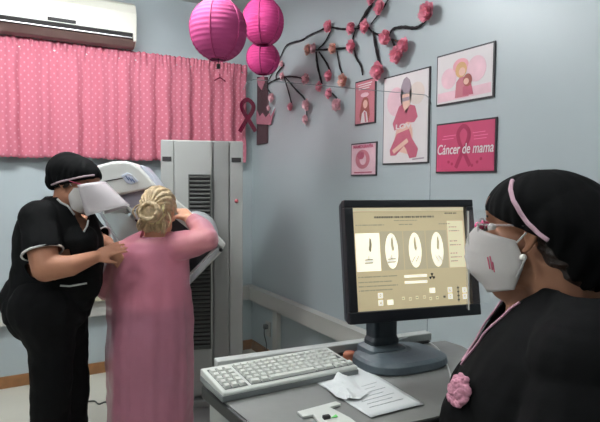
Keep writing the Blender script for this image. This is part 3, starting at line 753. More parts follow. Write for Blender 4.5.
# four feet under the rear? key well + keys
blocks = [(.014, .078, 4, 5), (.088, .86 * KW, 15, 5)]
KWW = KW
cols = [(.012, 2, .0155), (.012 + .040, 15, .0155)]
total = KW - .024
pitch = (total - .012) / 18.0
for (u0, u1, rows) in ((.010, .010 + pitch * 3 + .002, 5), (.020 + pitch * 3, KW - .010, 6)):
    bm = bmesh.new(); q = [K(u0, .012, .0006), K(u1, .012, .0006), K(u1, .135, .0006), K(u0, .135, .0006)]
    prism(bm, q, UP * .0004); obj('key_well', bm, mat('key_well', (84, 87, 86), .6), kb)
keyc = 0
def key(u, v, wk, dk, mk=M_KEY):
    global keyc
    bm = bmesh.new(); a = [K(u, v, .001), K(u + wk, v, .001), K(u + wk, v + dk, .001), K(u, v + dk, .001)]
    i = .0018; b_ = [K(u + i, v + i, .0075), K(u + wk - i, v + i, .0075), K(u + wk - i, v + dk - i * .7, .0075), K(u + i, v + dk - i * .7, .0075)]
    va = [bm.verts.new(x) for x in a]; vb = [bm.verts.new(x) for x in b_]
    bm.faces.new(vb); bm.faces.new(va[::-1])
    for k in range(4): bm.faces.new((va[k], va[(k + 1) % 4], vb[(k + 1) % 4], vb[k]))
    o = obj('key', bm, mk, kb); keyc += 1
rp = .0205
for r_ in range(5):
    for c_ in range(3): key(.0115 + c_ * pitch, .016 + r_ * (rp + .002), pitch - .0040, rp - .0035)
for r_ in range(6):
    v = .015 + r_ * rp * .985
    if r_ == 0:
        for c_, wk in ((0, 1.5), (1.5, 1.2), (2.7, 7), (9.7, 1.2), (10.9, 1.6), (12.7, 1), (13.7, 1), (14.7, 1.05)): key(.0215 + (3 + c_) * pitch, v, pitch * wk - .0040, rp - .0048)
    else:
        for c_ in range(15 if r_ != 2 else 14):
            key(.0215 + (3 + c_) * pitch + (0 if r_ != 2 else 0), v, pitch * (1.6 if (r_ == 2 and c_ == 13) else 1) - .0040, rp - .0048)

# ---- monitor
mon = thing('monitor', 'black flat computer monitor showing a scan menu on the control desk', 'monitor', CS(.268, 1.47, ZD))
mang = math.atan2(.106, .333)
MX = (RGT * cos(mang) + FWD * sin(mang)); MNh = (RGT * sin(mang) - FWD * cos(mang))       # outward normal, horizontal
tl = R(9.5); MN = (MNh * cos(tl) + UP * sin(tl)).normalized(); MZ = MX.cross(MN) * -1
if MZ.z < 0: MZ = -MZ
MC = PX(412.3, 257.2, 1.432); SW, SH = .340, .268
MM = Matrix((MX, -MN, MZ)).transposed()
def S3(x, z, n=0): return MC + MX * x + MZ * z + MN * n
bm = bmesh.new(); BW, BT, BB = .024, .020, .030
# bezel frame: four bars
box(bm, S3(0, SH / 2 + BT / 2, .002), (SW + 2 * BW, .022, BT), MM); box(bm, S3(0, -SH / 2 - BB / 2, .002), (SW + 2 * BW, .022, BB), MM)
box(bm, S3(-SW / 2 - BW / 2, 0, .002), (BW, .022, SH), MM); box(bm, S3(SW / 2 + BW / 2, 0, .002), (BW, .022, SH), MM)
obj('bezel', bm, M_MONB, mon, bevel=.0025)
bm = bmesh.new()
fr = [S3(-SW / 2 - BW, SH / 2 + BT, -.009), S3(SW / 2 + BW, SH / 2 + BT, -.009), S3(SW / 2 + BW, -SH / 2 - BB, -.009), S3(-SW / 2 - BW, -SH / 2 - BB, -.009)]
bk = [S3(-SW / 2 - BW + .006, SH / 2 + BT - .006, -.045), S3(SW / 2 + BW - .006, SH / 2 + BT - .006, -.045), S3(SW / 2 + BW - .006, -SH / 2 - BB + .006, -.045), S3(-SW / 2 - BW + .006, -SH / 2 - BB + .006, -.045)]
va = [bm.verts.new(x) for x in fr]; vb = [bm.verts.new(x) for x in bk]; bm.faces.new(va); bm.faces.new(vb[::-1])
for k in range(4): bm.faces.new((va[k], va[(k + 1) % 4], vb[(k + 1) % 4], vb[k]))
box(bm, S3(0, -.01, -.06), (.22, .035, .18), MM)
obj('housing', bm, mat('housing_grey', (40, 46, 52), .5), mon, bevel=.006)
bm = bmesh.new(); box(bm, S3(0, 0, -.004), (SW + .004, .006, SH + .004), MM)
M_SCR = mat('screen_lit', (186, 172, 138), .4, var=.015, emit=.60); scr = obj('screen', bm, M_SCR, mon)
E_W = mat('screen_white', (238, 232, 214), .4, var=0, emit=.85); E_G = mat('screen_grey', (168, 158, 132), .4, var=0, emit=.72); E_D = mat('screen_dark', (96, 90, 78), .4, var=0, emit=.35); E_K = mat('screen_black', (22, 20, 20), .5, var=0, emit=.0)
E_M = mat('screen_mid', (140, 132, 110), .4, var=0, emit=.5); E_L = mat('screen_light', (204, 194, 164), .4, var=0, emit=.8)
def SP(u, v, l): return S3((u - .5) * SW, (.5 - v) * SH, -.0008 + .0003 * l)
def scs(nm, pts, m, l=1):
    bm = bmesh.new(); a = [bm.verts.new(SP(u, v, l)) for u, v in pts]; bm.faces.new(a)
    o = obj(nm, bm, m, scr, recalc=False)
    return o
def sr(nm, u0, v0, u1, v1, m, l=1): return scs(nm, [(u0, v1), (u1, v1), (u1, v0), (u0, v0)], m, l)
def se(nm, u, v, ru, rv, m, l=1, n=24): return scs(nm, [(u + ru * cos(-2 * pi * k / n), v + rv * sin(-2 * pi * k / n)) for k in range(n)], m, l)
sr('title_bar', 0, 0, 1, .035, E_L); 
def dashes(nm, u0, u1, v, h, m, seed, l=2):
    rs = random.Random(seed); u = u0; bm = bmesh.new()
    while u < u1:
        wd_ = min(rs.uniform(.006, .016), u1 - u)
        a = [bm.verts.new(SP(x, y, l)) for x, y in ((u, v + h), (u + wd_, v + h), (u + wd_, v), (u, v))]; bm.faces.new(a); u += wd_ + rs.choice((.003, .003, .009))
    obj(nm, bm, m, scr, recalc=False)
dashes('heading_text', .19, .72, .085, .018, E_D, 1); dashes('heading_text', .36, .56, .125, .008, E_M, 2)
dashes('menu_text', .03, .27, .165, .010, E_M, 3); dashes('menu_text', .40, .52, .165, .010, E_M, 4); dashes('menu_text', .76, .86, .165, .010, E_M, 5); dashes('menu_text', .82, .93, .055, .012, E_D, 6)
sr('view_tile', .022, .25, .225, .62, E_W); sr('view_tile', .232, .235, .425, .62, E_G); sr('view_tile', .432, .235, .625, .62, E_G); sr('view_tile', .632, .235, .825, .62, E_G)
sr('info_column', .835, .14, .985, .62, E_L, 1)
for k, v in enumerate((.20, .24, .345, .385, .47, .51, .55)): dashes('info_text', .85, .95 if k % 2 else .92, v, .009, E_M, 20 + k)
for q, u in enumerate((.325, .53, .73)):
    se('view_outline', u, .43, .056, .175, E_W, 2)
for q, (u, s_) in enumerate(((.14, 1), (.335, -1), (.535, -1), (.735, 1))):
    pts = [(u + s_ * x, y) for x, y in ((.0, .29), (.012, .31), (.016, .36), (.01, .42), (.0, .44), (-.012, .41), (-.006, .37), (-.004, .33))]
    if s_ > 0: pts = pts[::-1]
    scs('breast_icon', pts[::1], E_G if q else E_M, 3)
for u in (.125, .32):
    sr('tray_mark', u - .035, .505, u + .035, .514, E_D, 3); sr('tray_mark', u - .035, .535, u + .035, .544, E_D, 3); sr('tray_mark', u - .002, .47, u + .003, .505, E_M, 3)
for u, s_ in ((.525, -1), (.735, 1)):
    for dx in (-.016, .016):
        a = [(u + dx - s_ * .016, .49), (u + dx - s_ * .016 + .006, .49), (u + dx + s_ * .016 + .006, .55), (u + dx + s_ * .016, .55)]
        scs('tray_mark', a[::-1], E_D, 3)
for k, v in enumerate((.67, .72, .76, .80)): dashes('status_text', .03, .36 - .05 * (k % 2), v, .010, E_M, 40 + k)
sr('input_bar', .42, .675, .62, .70, E_W, 2); sr('input_bar', .42, .735, .62, .76, E_W, 2)
for k in range(3):
    a = -pi / 2 + k * 2 * pi / 3
    pts = [(.665 + .008 * cos(a - .5), .70 + .01 * sin(a - .5)), (.665 + .026 * cos(a - .5), .70 + .033 * sin(a - .5)), (.665 + .028 * cos(a), .70 + .036 * sin(a)), (.665 + .026 * cos(a + .5), .70 + .033 * sin(a + .5)), (.665 + .008 * cos(a + .5), .70 + .01 * sin(a + .5))]
    scs('radiation_symbol', pts[::-1], E_K, 3)
se('radiation_symbol', .665, .70, .006, .008, E_K, 4, 12)
for (u, v) in ((.205, .86), (.205, .93), (.82, .845), (.82, .91), (.955, .855), (.955, .92)):
    sr('soft_button', u - .02, v - .026, u + .02, v + .026, E_W, 2); se('button_symbol', u, v, .009, .014, E_D, 3, 12); se('button_symbol', u, v, .005, .008, E_W, 4, 10)
sr('soft_button', .262, .905, .312, .955, E_W, 2); sr('soft_button', .635, .815, .685, .865, E_W, 2)
for (u, v) in ((.40, .90), (.46, .91), (.52, .90), (.585, .90), (.64, .92), (.70, .915)): sr('soft_button', u - .012, v - .016, u + .012, v + .016, E_L, 2); dashes('button_text', u - .008, u + .008, v - .003, .008, E_M, int(u * 100), 3)
for v in (.83, .87, .91, .95): sr('slider_mark', .885, v - .010, .905, v + .006, E_D, 3)
sr('slider_mark', .893, .81, .898, .97, E_D, 2); sr('slider_mark', .755, .90, .775, .92, E_D, 3)
# stand
def CSb(px, py, z): return onz(px, py, z)
nb = CS(.232, 1.49, 0)
bm = bmesh.new(); secs = []
bc = CS(.275, 1.485, 0); b0 = RGT * cos(.45) + FWD * sin(.45); b1 = Vector((-b0.y, b0.x, 0))
bc = CS(.282, 1.475, 0)
for z_, k in ((ZD + .001, .97), (ZD + .006, 1.0), (ZD + .022, .98), (ZD + .030, .88), (ZD + .038, .62), (ZD + .045, .45)):
    c = Vector(bc); c.z = z_; sh_ = -(1 - k) * .065; secs.append((c + b0 * sh_, b0 * .132 * k, b1 * .098 * k))
loft(bm, secs, n=40, sq=.72); obj('base', bm, M_STAND, mon, smooth=False, bevel=.003)
bm = bmesh.new(); c0 = PX(381.5, 352, 1.475); c0.z = ZD + .036
secs = [(c0, b0 * .060, b1 * .05), (c0 + UP * .012, b0 * .058, b1 * .048), (c0 + UP * .020, b0 * .044, b1 * .036)]
loft(bm, secs, n=32, sq=.4); obj('swivel', bm, M_STAND, mon, bevel=.002)
bm = bmesh.new(); secs = []
for z_ in (.015, .03, .04, .10, .20):
    k = {.015: 1.0, .03: 1.0, .04: .88}.get(z_, .92); secs.append((c0 + UP * z_ + FWD * (.03 * z_ / .2), b0 * .045 * k, b1 * .028 * k))
loft(bm, secs, n=32, sq=.35); obj('neck', bm, mat('neck_plastic', (38, 46, 52), .4), mon, bevel=.003)
bm = bmesh.new(); cb = [onz(424, 340, ZD + .006), onz(436, 347, ZD + .004), onz(444, 358, ZD + .004), onz(450, 374, ZD + .004), onz(452, 395, ZD + .004)]
tube(bm, smooth_pts([c0 + b0 * .05 + UP * .02] + [onz(412, 337, ZD + .012)] + cb), .0022, n=6); tag(obj('cable', bm, mat('white_cable', (196, 198, 196), .5), smooth=True), 'thin white cable running over the desk right of the monitor stand', 'cable')

# ---- things on the desk
ps_ = [(314.7, 381.5), (362.7, 366.5), (424.5, 404.7), (371, 418)]
q = [onz(x, y, ZD + .002) for x, y in ps_]
t = thing('paper_sheet', 'white printed form lying flat on the desk before the monitor', 'paper', (q[0] + q[2]) / 2)
bm = bmesh.new(); g = []
for i in range(13):
    row = []
    for j in range(13):
        u, v = i / 12, j / 12; p = q[0].lerp(q[3], u).lerp(q[1].lerp(q[2], u), v); p.z = ZD + .0015 + .003 * (u ** 3) * (1 - abs(v - .5)) + .002 * abs(noise.noise(Vector((u * 3, v * 3, 0))))
        row.append(bm.verts.new(p))
    g.append(row)
for i in range(12):
    for j in range(12): bm.faces.new((g[i][j], g[i + 1][j], g[i + 1][j + 1], g[i][j + 1])).smooth = True
o = obj('sheet', bm, M_PAPER, t, smooth=True); solidify(o, .0006, 0)
for k in range(7):
    u = .42 + .07 * k; bm = bmesh.new(); a = q[0].lerp(q[3], u).lerp(q[1].lerp(q[2], u), .16 + .02 * (k % 3)); b_ = q[0].lerp(q[3], u).lerp(q[1].lerp(q[2], u), .8 - .12 * (k % 2))
    tube(bm, [Vector((a.x, a.y, ZD + .0055)), Vector((b_.x, b_.y, ZD + .0055))], .0006, n=4); obj('print_line', bm, M_INK, t)
# crumpled slip
cp = [(338, 371.5), (352, 378), (368, 392), (360, 399), (350, 398), (346, 400), (336, 396), (322, 384), (333, 380)]
bm = bmesh.new(); ctr = onz(346, 387, ZD + .014)
ring = []
hs = [.024, .012, .009, .007, .013, .006, .009, .008, .012]
vv = [bm.verts.new(Vector(onz(x, y, ZD + h))) for (x, y), h in zip(cp, hs)]
inner = [bm.verts.new((v.co + ctr) / 2 + UP * random.uniform(-.003, .007)) for v in vv]; cv = bm.verts.new(ctr)
for i in range(len(vv)):
    j = (i + 1) % len(vv); bm.faces.new((vv[i], vv[j], inner[j], inner[i])); bm.faces.new((inner[i], inner[j], cv))
bmesh.ops.subdivide_edges(bm, edges=bm.edges, cuts=2, use_grid_fill=True)
for v in bm.verts: v.co.z = max(ZD + .007, v.co.z + .004 * noise.noise(v.co * 60))
o = obj('crumpled_slip', bm, M_PAPER, smooth=False); solidify(o, .0006, 0)
tag(o, 'small crumpled white slip lying on top of the printed form', 'paper')
# white plate with switch
pw = [(297, 414), (336, 403.5), (341, 406), (330, 409.5), (350, 420), (366, 432), (330, 440), (313, 417), (303, 419)]
t = thing('switch_plate', 'white control plate with black button at the bottom edge of the photo', 'switch plate', onz(330, 418, ZD))
bm = bmesh.new(); prism(bm, [onz(x, y, ZD + .001) for x, y in pw], (0, 0, .006)); obj('plate', bm, mat('plate_white', (200, 202, 196), .5), t, bevel=.0015)
bm = bmesh.new(); p = onz(326.5, 417, ZD + .010); box(bm, p, (.016, .011, .008), RM); obj('button', bm, M_DARK, t, bevel=.002)
bm = bmesh.new(); a_ = [onz(x, y, ZD + .0085) for x, y in ((331, 418), (336, 414.5), (338, 417))]; prism(bm, a_, (0, 0, .001)); obj('green_mark', bm, mat('green_mark', (96, 190, 96), .5), t)
# orange cap behind the keyboard
p = onz(352, 362, ZD); bm = bmesh.new(); c = Vector(p) + kn * .012; lathe(bm, c + Vector((0, 0, .001)), [(.017, 0), (.018, .004), (.018, .018), (.015, .024), (.010, .025)], n=24)
tag(obj('pot_lid', bm, mat('orange_brown', (176, 104, 76), .5), smooth=True), 'small orange brown round lid between keyboard and monitor foot', 'lid')

# ---- floor cable
bm = bmesh.new(); tube(bm, smooth_pts([onz(x, y, .006) for x, y in ((74, 404), (84, 402), (94, 401), (99, 404), (106, 402), (120, 404), (150, 408))]), .005, n=6)
tag(obj('floor_cable', bm, M_SLAT, smooth=True), 'thin grey cable on the floor between technician and patient', 'cable')

#PEOPLE
def head_frame(c, fdir, pitch):
    """local x = face direction, y = her left, z = up; pitch > 0 looks down"""
    f = Vector((fdir.x, fdir.y, 0)).normalized(); l = UP.cross(f)
    M = Matrix((f, l, UP)).transposed() @ Matrix.Rotation(pitch, 3, 'Y')
    T = M.to_4x4(); T.translation = c; return T
def build_head(bm, T, s=1.0, ears=True, crown=.088):
    M = T.to_3x3()
    def b(c, r): ball(bm, T @ (Vector(c) * s), tuple(x * s for x in r), M)
    b((-.012, 0, .035), (.097, .076, crown)); b((.020, 0, -.035), (.066, .062, .072)); b((.050, 0, -.082), (.040, .040, .032)); b((.066, 0, -.104), (.022, .024, .018))
    b((.012, .045, -.07), (.045, .018, .030)); b((.012, -.045, -.07), (.045, .018, .030))
    b((.068, .0, .035), (.024, .052, .040)); b((.078, 0, .016), (.012, .045, .010))
    tube(bm, [T @ (Vector(q) * s) for q in ((.080, 0, .012), (.094, 0, -.012), (.106, 0, -.030), (.098, 0, -.040))], [.007 * s, .008 * s, .012 * s, .010 * s], n=10)
    for y in (-1, 1):
        b((.096, y * .012, -.036), (.010, .009, .008)); b((.070, y * .042, -.022), (.022, .022, .018))
        if ears:
            e = [(-.012, .074, .020), (-.024, .082, .026), (-.034, .086, .012), (-.030, .084, -.010), (-.018, .079, -.028), (-.008, .075, -.034)]
            limb(bm, [T @ (Vector((x, y * yy, z)) * s) for x, yy, z in e], [.0055 * s] * 6, n=8)
            b((-.018, y * .076, -.004), (.013, .006, .022))
    b((.090, 0, -.060), (.011, .024, .006)); b((.087, 0, -.071), (.011, .020, .007))
def face_bits(T, parent, s=1.0, brow=None):
    M = T.to_3x3()
    for y in (-1, 1):
        bm = bmesh.new(); ball(bm, T @ (Vector((.070, y * .031, -.001)) * s), .0118 * s, u=16, v=12); e = obj('eye', bm, M_EYEW, parent, smooth=True)
        bm = bmesh.new(); ball(bm, T @ (Vector((.0795, y * .032, -.001)) * s), (.0035 * s, .0055 * s, .0055 * s), M, u=12, v=8); obj('iris', bm, M_EYED, e, smooth=True)
        bm = bmesh.new(); tube(bm, [T @ (Vector((.083 - .010 * k * k / 9, y * (.015 + .012 * k), .020 + .003 * sin(k))) * s) for k in range(4)], [.003 * s, .0035 * s, .003 * s, .0015 * s], n=6); obj('eyebrow', bm, M_HAIRD, parent, smooth=True)
def hand(bm, wrist, fdir, pnorm, s=1.0, side=1, curl=.35, spread=.10):
    """palm from the wrist along fdir; pnorm = out of the palm; side = +1 when the thumb is on fdir x pnorm"""
    f = fdir.normalized(); n = (pnorm - f * pnorm.dot(f)).normalized(); t = f.cross(n) * side
    M = Matrix((f, t, n)).transposed()
    ball(bm, wrist + f * .045 * s, (.050 * s, .040 * s, .0145 * s), M, u=16, v=10); ball(bm, wrist + f * .075 * s, (.020 * s, .040 * s, .013 * s), M, u=16, v=10)
    ball(bm, wrist + f * .03 * s + t * .022 * s + n * .006 * s, (.030 * s, .018 * s, .015 * s), M)
    for k, (off, ln) in enumerate(((.028, .072), (.010, .080), (-.010, .074), (-.028, .058))):
        a = spread * (1.5 - k); d = (f * cos(a) + t * sin(a)).normalized(); p = wrist + f * .078 * s + t * off * s; pts = [p - d * .02 * s, p]; c = 0
        for j, seg in enumerate((.45, .32, .23)):
            c += curl * (.6 + .4 * j); dd = (d * cos(c) + n * sin(c)); p = p + dd * ln * seg * s; pts.append(p)
        limb(bm, pts, [.0090 * s, .0088 * s, .0080 * s, .0073 * s, .0062 * s], n=10)
    p = wrist + f * .022 * s + t * .030 * s + n * .004 * s; d = (f * .72 + t * .62 + n * .25).normalized(); pts = [p - d * .01 * s, p + d * .022 * s]
    d2 = (d + n * .25 - t * .3 + f * .2).normalized(); pts += [pts[-1] + d2 * .028 * s, pts[-1] + d2 * .052 * s]
    limb(bm, pts, [.012 * s, .0115 * s, .0095 * s, .0075 * s], n=10)
def cap_mesh(T, s, tilt, back, wr, seed, voxel=.006, extra=(), crown=.095, zc=.045):
    """bouffant cap; tilt = rotation of its rim; returns mesh and bvh"""
    bm = bmesh.new(); M = T.to_3x3()
    ball(bm, T @ (Vector((-.012, 0, zc)) * s), (.108 * s, .092 * s, crown * s), M, u=32, v=20)
    for c, r in extra: ball(bm, T @ (Vector(c) * s), tuple(x * s for x in r), M, u=24, v=16)
    Ti = T.inverted()
    def cut(co, n):
        q = (Ti @ co) / s; return q.z < tilt(q.x)
    def wrk(co):
        q = (Ti @ co) / s; a = math.atan2(q.y, q.x); return .0035 * s * noise.noise(Vector((a * 4 + seed, q.z * 9, q.x * 9))) * wr + .0018 * s * sin(a * 26 + seed) * wr * max(0, .10 - q.z) * 10
    return fused(bm, voxel, 4, cut, wrinkle=wrk)
def mask_bm(T, s, W=.072, top=.004, bulge=0, back=.020):
    bm = bmesh.new(); L = T; nU, nV = 25, 19; rows = []
    for j in range(nV):
        v = j / (nV - 1)
        z = top - (.124 + top) * v
        xf = .108 - bulge + .018 * sin(pi * min(1, v * 1.15)) - .034 * max(0, v - .72) / .28
        if v < .12: xf -= .012 * (1 - v / .12)
        xb = back + .030 * abs(v - .45) * 1.2
        row = []
        for i in range(nU):
            u = -1 + 2 * i / (nU - 1); a = abs(u) ** 1.7
            x = xf + (xb - xf) * a ** 1.15; y = (W + .004) * math.copysign(sin(abs(u) * pi / 2) ** .9, u) * (1 - .18 * max(0, v - .6) - .04)
            zz = z - ((.020 + max(0, top - .004) * 1.4) * a * (1 - 2.4 * v) if v < .42 else 0) + (.045 * a * max(0, v - .55))
            x += .0012 * sin(v * 40) * (1 - a)
            row.append(bm.verts.new(L @ (Vector((x, y, zz)) * s)))
        rows.append(row)
    for j in range(nV - 1):
        for i in range(nU - 1): bm.faces.new((rows[j][i], rows[j][i + 1], rows[j + 1][i + 1], rows[j + 1][i])).smooth = True
    return bm
def visor(T, s, parent, m, z1=.035, z0=-.175, xo=.135, wid=.10, flare=0, bow=.115):
    bm = bmesh.new(); n = 20; rows = []
    for j in range(9):
        v = j / 8; row = []
        for i in range(n + 1):
            a = (-1 + 2 * i / n) * 1.25; x = xo - bow + bow * cos(a) + flare * v; y = wid * sin(a) * (1 - .12 * v); row.append(bm.verts.new(T @ (Vector((x, y, z1 + (z0 - z1) * v)) * s)))
        rows.append(row)
    for j in range(8):
        for i in range(n): bm.faces.new((rows[j][i], rows[j][i + 1], rows[j + 1][i + 1], rows[j + 1][i])).smooth = True
    o = obj('visor', bm, m, parent, smooth=True, recalc=False); solidify(o, .0008, 0)
    return o
def glasses(T, s, parent, rim=None):
    g = None
    for y in (-1, 1):
        bm = bmesh.new(); pts = []
        for k in range(17):
            a = 2 * pi * k / 16; pts.append(T @ (Vector((.102 - .014 * abs(.033 + .022 * cos(a)) / .055, y * (.033 + .023 * cos(a)), .000 + .016 * sin(a))) * s))
        tube(bm, pts, .0022 * s, n=6)
        tube(bm, [T @ (Vector(q) * s) for q in ((.090, y * .056, .006), (.070, y * .080, .008), (-.02, y * .086, .010))], .0022 * s, n=6)
        obj('glasses_rim', bm, rim or M_GLASSES, parent, smooth=True)
    bm = bmesh.new(); tube(bm, [T @ (Vector(q) * s) for q in ((.100, -.011, .004), (.110, 0, .008), (.100, .011, .004))], .003 * s, n=6)
    for y in (-1, 1): ball(bm, T @ (Vector((.113, y * .009, .0)) * s), .008 * s, u=12, v=8)
    obj('nose_piece', bm, M_PINKPL, parent, smooth=True)
def shoe(bm, toe_dir, ankle):
    d = toe_dir.normalized(); sdir = Vector((-d.y, d.x, 0)); secs = []
    for u, wd_, h in ((-.075, .025, .05), (-.06, .036, .07), (0, .040, .085), (.06, .042, .060), (.12, .046, .045), (.165, .034, .035), (.185, .015, .02)):
        c = Vector((ankle.x, ankle.y, 0)) + d * u; c.z = h / 2 + .001; secs.append((c, sdir * wd_, UP * h / 2))
    loft(bm, secs, n=20, sq=.7)

# ================================================================== TECHNICIAN standing at the left
D2 = 2.34
def s2(px, py, half, dep, d=D2, slant=0):
    c = PX(px, py, d); return (c, (RGT * cos(slant) + FWD * sin(slant)) * (half * d / F_PX), (FWD * cos(slant) - RGT * sin(slant)) * dep)
tech = thing('person', 'standing person in black scrubs and cap, mask and visor, helping the patient in pink', 'person', CS(-1.0, D2, 0), 0)
f2 = (RGT * .985 - FWD * .17).normalized()
T2 = head_frame(PX(77, 182, 2.32), f2, R(15)); S2 = .97
T2u = head_frame(PX(77, 182, 2.32), f2, 0)
bm = bmesh.new(); build_head(bm, T2, S2, crown=.068)
neck0 = PX(66, 212, 2.33); limb(bm, [T2 @ Vector((-.03, 0, -.03)), neck0, PX(63, 222, 2.33)], [.058, .062, .075])
loft(bm, [s2(64, 213, 12, .07), s2(60, 222, 28, .11), s2(58, 236, 36, .12), s2(60, 262, 36, .12), s2(56, 290, 34, .12), s2(50, 315, 34, .12)])
limb(bm, [PX(52, 315, 2.27), PX(48, 400, 2.28), PX(46, 488, 2.30)], [.10, .065, .045]); limb(bm, [PX(60, 315, 2.42), PX(68, 400, 2.42), PX(70, 480, 2.42)], [.10, .065, .045])
sh_n = PX(37, 224, 2.20); el_n = PX(46, 268, 2.13); wr_n = PX(95, 257, 2.22)
limb(bm, [sh_n, el_n, PX(70, 266, 2.15), wr_n], [.062, .056, .043, .027])
limb(bm, [PX(80, 225, 2.48), PX(96, 240, 2.46), PX(106, 243, 2.44), PX(110, 247, 2.38)], [.052, .044, .034, .025])
hd = (PX(121, 246, 2.27) - wr_n)
hand(bm, wr_n, hd, (FWD * .8 + RGT * .1 + UP * -.55), .86, side=-1, curl=.14, spread=.09)
hand(bm, PX(110, 247, 2.38), (RGT * .35 + UP * -.6 + FWD * .1), FWD, .8, side=-1, curl=.3)
me, bvh_t = fused(bm, .0055, 5); link_mesh('body', me, M_SKIN2, tech)
# scrub top
V2 = [(59, 199), (68, 205), (76, 216), (84, 232), (88, 215), (92, 204), (90, 190), (76, 180), (60, 188)]
bm = bmesh.new()
loft(bm, [s2(63, 192, 11, .07), s2(62, 199, 18, .095), s2(60, 207, 28, .12), s2(57, 218, 37, .14), s2(59, 238, 44, .15), s2(59, 262, 43, .155), s2(56, 285, 45, .155), s2(50, 300, 44, .16), s2(47, 318, 41, .16)])
ball(bm, PX(80, 242, 2.27), (.075, .08, .08)); ball(bm, PX(88, 240, 2.42), (.07, .08, .08)); ball(bm, PX(24, 300, 2.36), (.10, .13, .12)); ball(bm, PX(86, 275, 2.34), (.065, .10, .12)); ball(bm, PX(78, 300, 2.34), (.06, .10, .06))
limb(bm, [PX(40, 219, 2.22), PX(42, 240, 2.18), PX(43, 252, 2.155)], [.082, .078, .076]); limb(bm, [PX(80, 222, 2.48), PX(92, 234, 2.47), PX(101, 239, 2.455)], [.075, .065, .058])
TI2 = T2.inverted()
def cut2(co, n):
    x, y = toPX(co)
    if inpoly(x, y, V2) and n.dot(FWD) < .35: return True
    if co.z > PX(62, 196, 2.34).z: return True
    d = (el_n - sh_n).normalized(); q = co - PX(43, 254, 2.155)
    if q.dot(d) > 0 and q.length < .12 and co.dot(FWD) < 2.24 and q.dot(RGT) < .085: return True
    q = co - PX(101, 239, 2.455); dd = (PX(101, 239, 2.455) - PX(92, 234, 2.47)).normalized()
    return q.dot(dd) > 0.0 and q.length < .09
def wr2(co): return .006 * noise.noise(co * 9) + .004 * noise.noise(co * 22)
me, bvh = fused(bm, .006, 6, cut2, wrinkle=wr2); o = link_mesh('scrub_top', me, M_BLACKC, tech); solidify(o, .004); top2 = o
trim('collar_piping', bvh, [(57.5, 199.5), (61, 203), (69, 207), (77, 219), (84, 232)], .0042, M_PIPEW, tech, .003)
trim('collar_piping', bvh, [(84, 232), (87, 226), (88, 215)], .0042, M_PIPEW, tech, .003)
trim('pocket_piping', bvh, [(60, 285.5), (70, 286), (87, 283)], .004, M_PIPEW, tech, .002)
# sleeve cuffs
def cuff(c, d, r, m, parent, th=.006):
    d = d.normalized(); u = d.cross(UP).normalized(); v = u.cross(d)
    bm = bmesh.new(); tube(bm, [c + (u * cos(2 * pi * k / 32) + v * sin(2 * pi * k / 32)) * r for k in range(33)], th, n=6); return obj('sleeve_piping', bm, m, parent, smooth=True)
cuff(PX(42.6, 252.5, 2.157), (el_n - sh_n), .077, M_PIPEW, tech, .005)
cuff(PX(100.5, 238.5, 2.455), PX(101, 239, 2.455) - PX(92, 234, 2.47), .058, M_PIPEW, tech, .004)
# trousers
bm = bmesh.new()
limb(bm, [PX(46, 308, 2.27), PX(51, 345, 2.27), PX(51, 385, 2.27), PX(50, 440, 2.29), PX(49, 497, 2.30)], [.150, .098, .085, .08, .075])
limb(bm, [PX(56, 308, 2.42), PX(64, 345, 2.42), PX(69, 385, 2.42), PX(70, 440, 2.42), PX(71, 490, 2.42)], [.148, .105, .088, .08, .075])
ball(bm, PX(34, 312, 2.34), (.12, .15, .13)); ball(bm, PX(70, 312, 2.34), (.075, .12, .07))
me, bvh2 = fused(bm, .007, 6, wrinkle=wr2); link_mesh('trousers', me, M_BLACKC, tech)
for (x, y, d) in ((49, 497, 2.30), (71, 490, 2.42)):
    bm = bmesh.new(); shoe(bm, f2, PX(x, y, d)); obj('shoe', bm, M_SLAT, tech, smooth=True)
me, bvh = cap_mesh(T2, S2, lambda x: -.014 + x * .55, 0, 1.3, 2.0, extra=(((-.05, 0, .035), (.095, .094, .086)), ((-.075, 0, -.01), (.060, .078, .060)), ((-.020, 0, .002), (.078, .095, .058)), ((.03, 0, .035), (.072, .076, .065))), crown=.080, zc=.036)
o = link_mesh('surgical_cap', me, M_CAPC, tech); solidify(o, .002)

pts = []
for k in range(20):
    x_ = -.07 + .160 * k / 19; z_ = -.014 + x_ * .55 + .020; o0 = T2 @ (Vector((x_, -.3, z_)) * S2); h_ = bvh.ray_cast(o0, T2.to_3x3() @ Vector((0, 1, 0)))
    if h_[0] is not None and (not pts or (h_[0] - pts[-1]).length < .06): pts.append(h_[0] + (T2.to_3x3() @ Vector((0, -.0015, 0))))
bm = bmesh.new(); tube(bm, pts, .0042, n=6); obj('cap_band', bm, mat('grey_pink_band', (172, 150, 156), .8), o, smooth=True)
o = obj('face_mask', mask_bm(T2, S2), M_MASK, tech, smooth=True, recalc=False); solidify(o, .002, 0)
for y in (-1, 1):
    bm = bmesh.new(); tube(bm, smooth_pts([T2 @ Vector((.025, y * .074, -.01)), T2 @ Vector((0, y * .08, .01)), T2 @ Vector((-.03, y * .085, .015))]), .0015, n=5); obj('ear_loop', bm, M_MASK, tech)
face_bits(T2, tech, S2); glasses(T2, S2, tech); 
bm = bmesh.new(); rows = []
for j in range(9):
    v = j / 8; row = []
    for i in range(21):
        a = (-1 + 2 * i / 20) * 1.3; k = (cos(a) - cos(1.3)) / (1 - cos(1.3))
        sx_, sz_ = .055 + .03 * v, -.012 - .130 * v; cx_, cz_ = .122 + .118 * v, .004 - .100 * v
        row.append(bm.verts.new(T2u @ Vector((sx_ + (cx_ - sx_) * k, (.088 - .01 * v) * sin(a), sz_ + (cz_ - sz_) * k))))
    rows.append(row)
for j in range(8):
    for i in range(20): bm.faces.new((rows[j][i], rows[j][i + 1], rows[j + 1][i + 1], rows[j + 1][i])).smooth = True
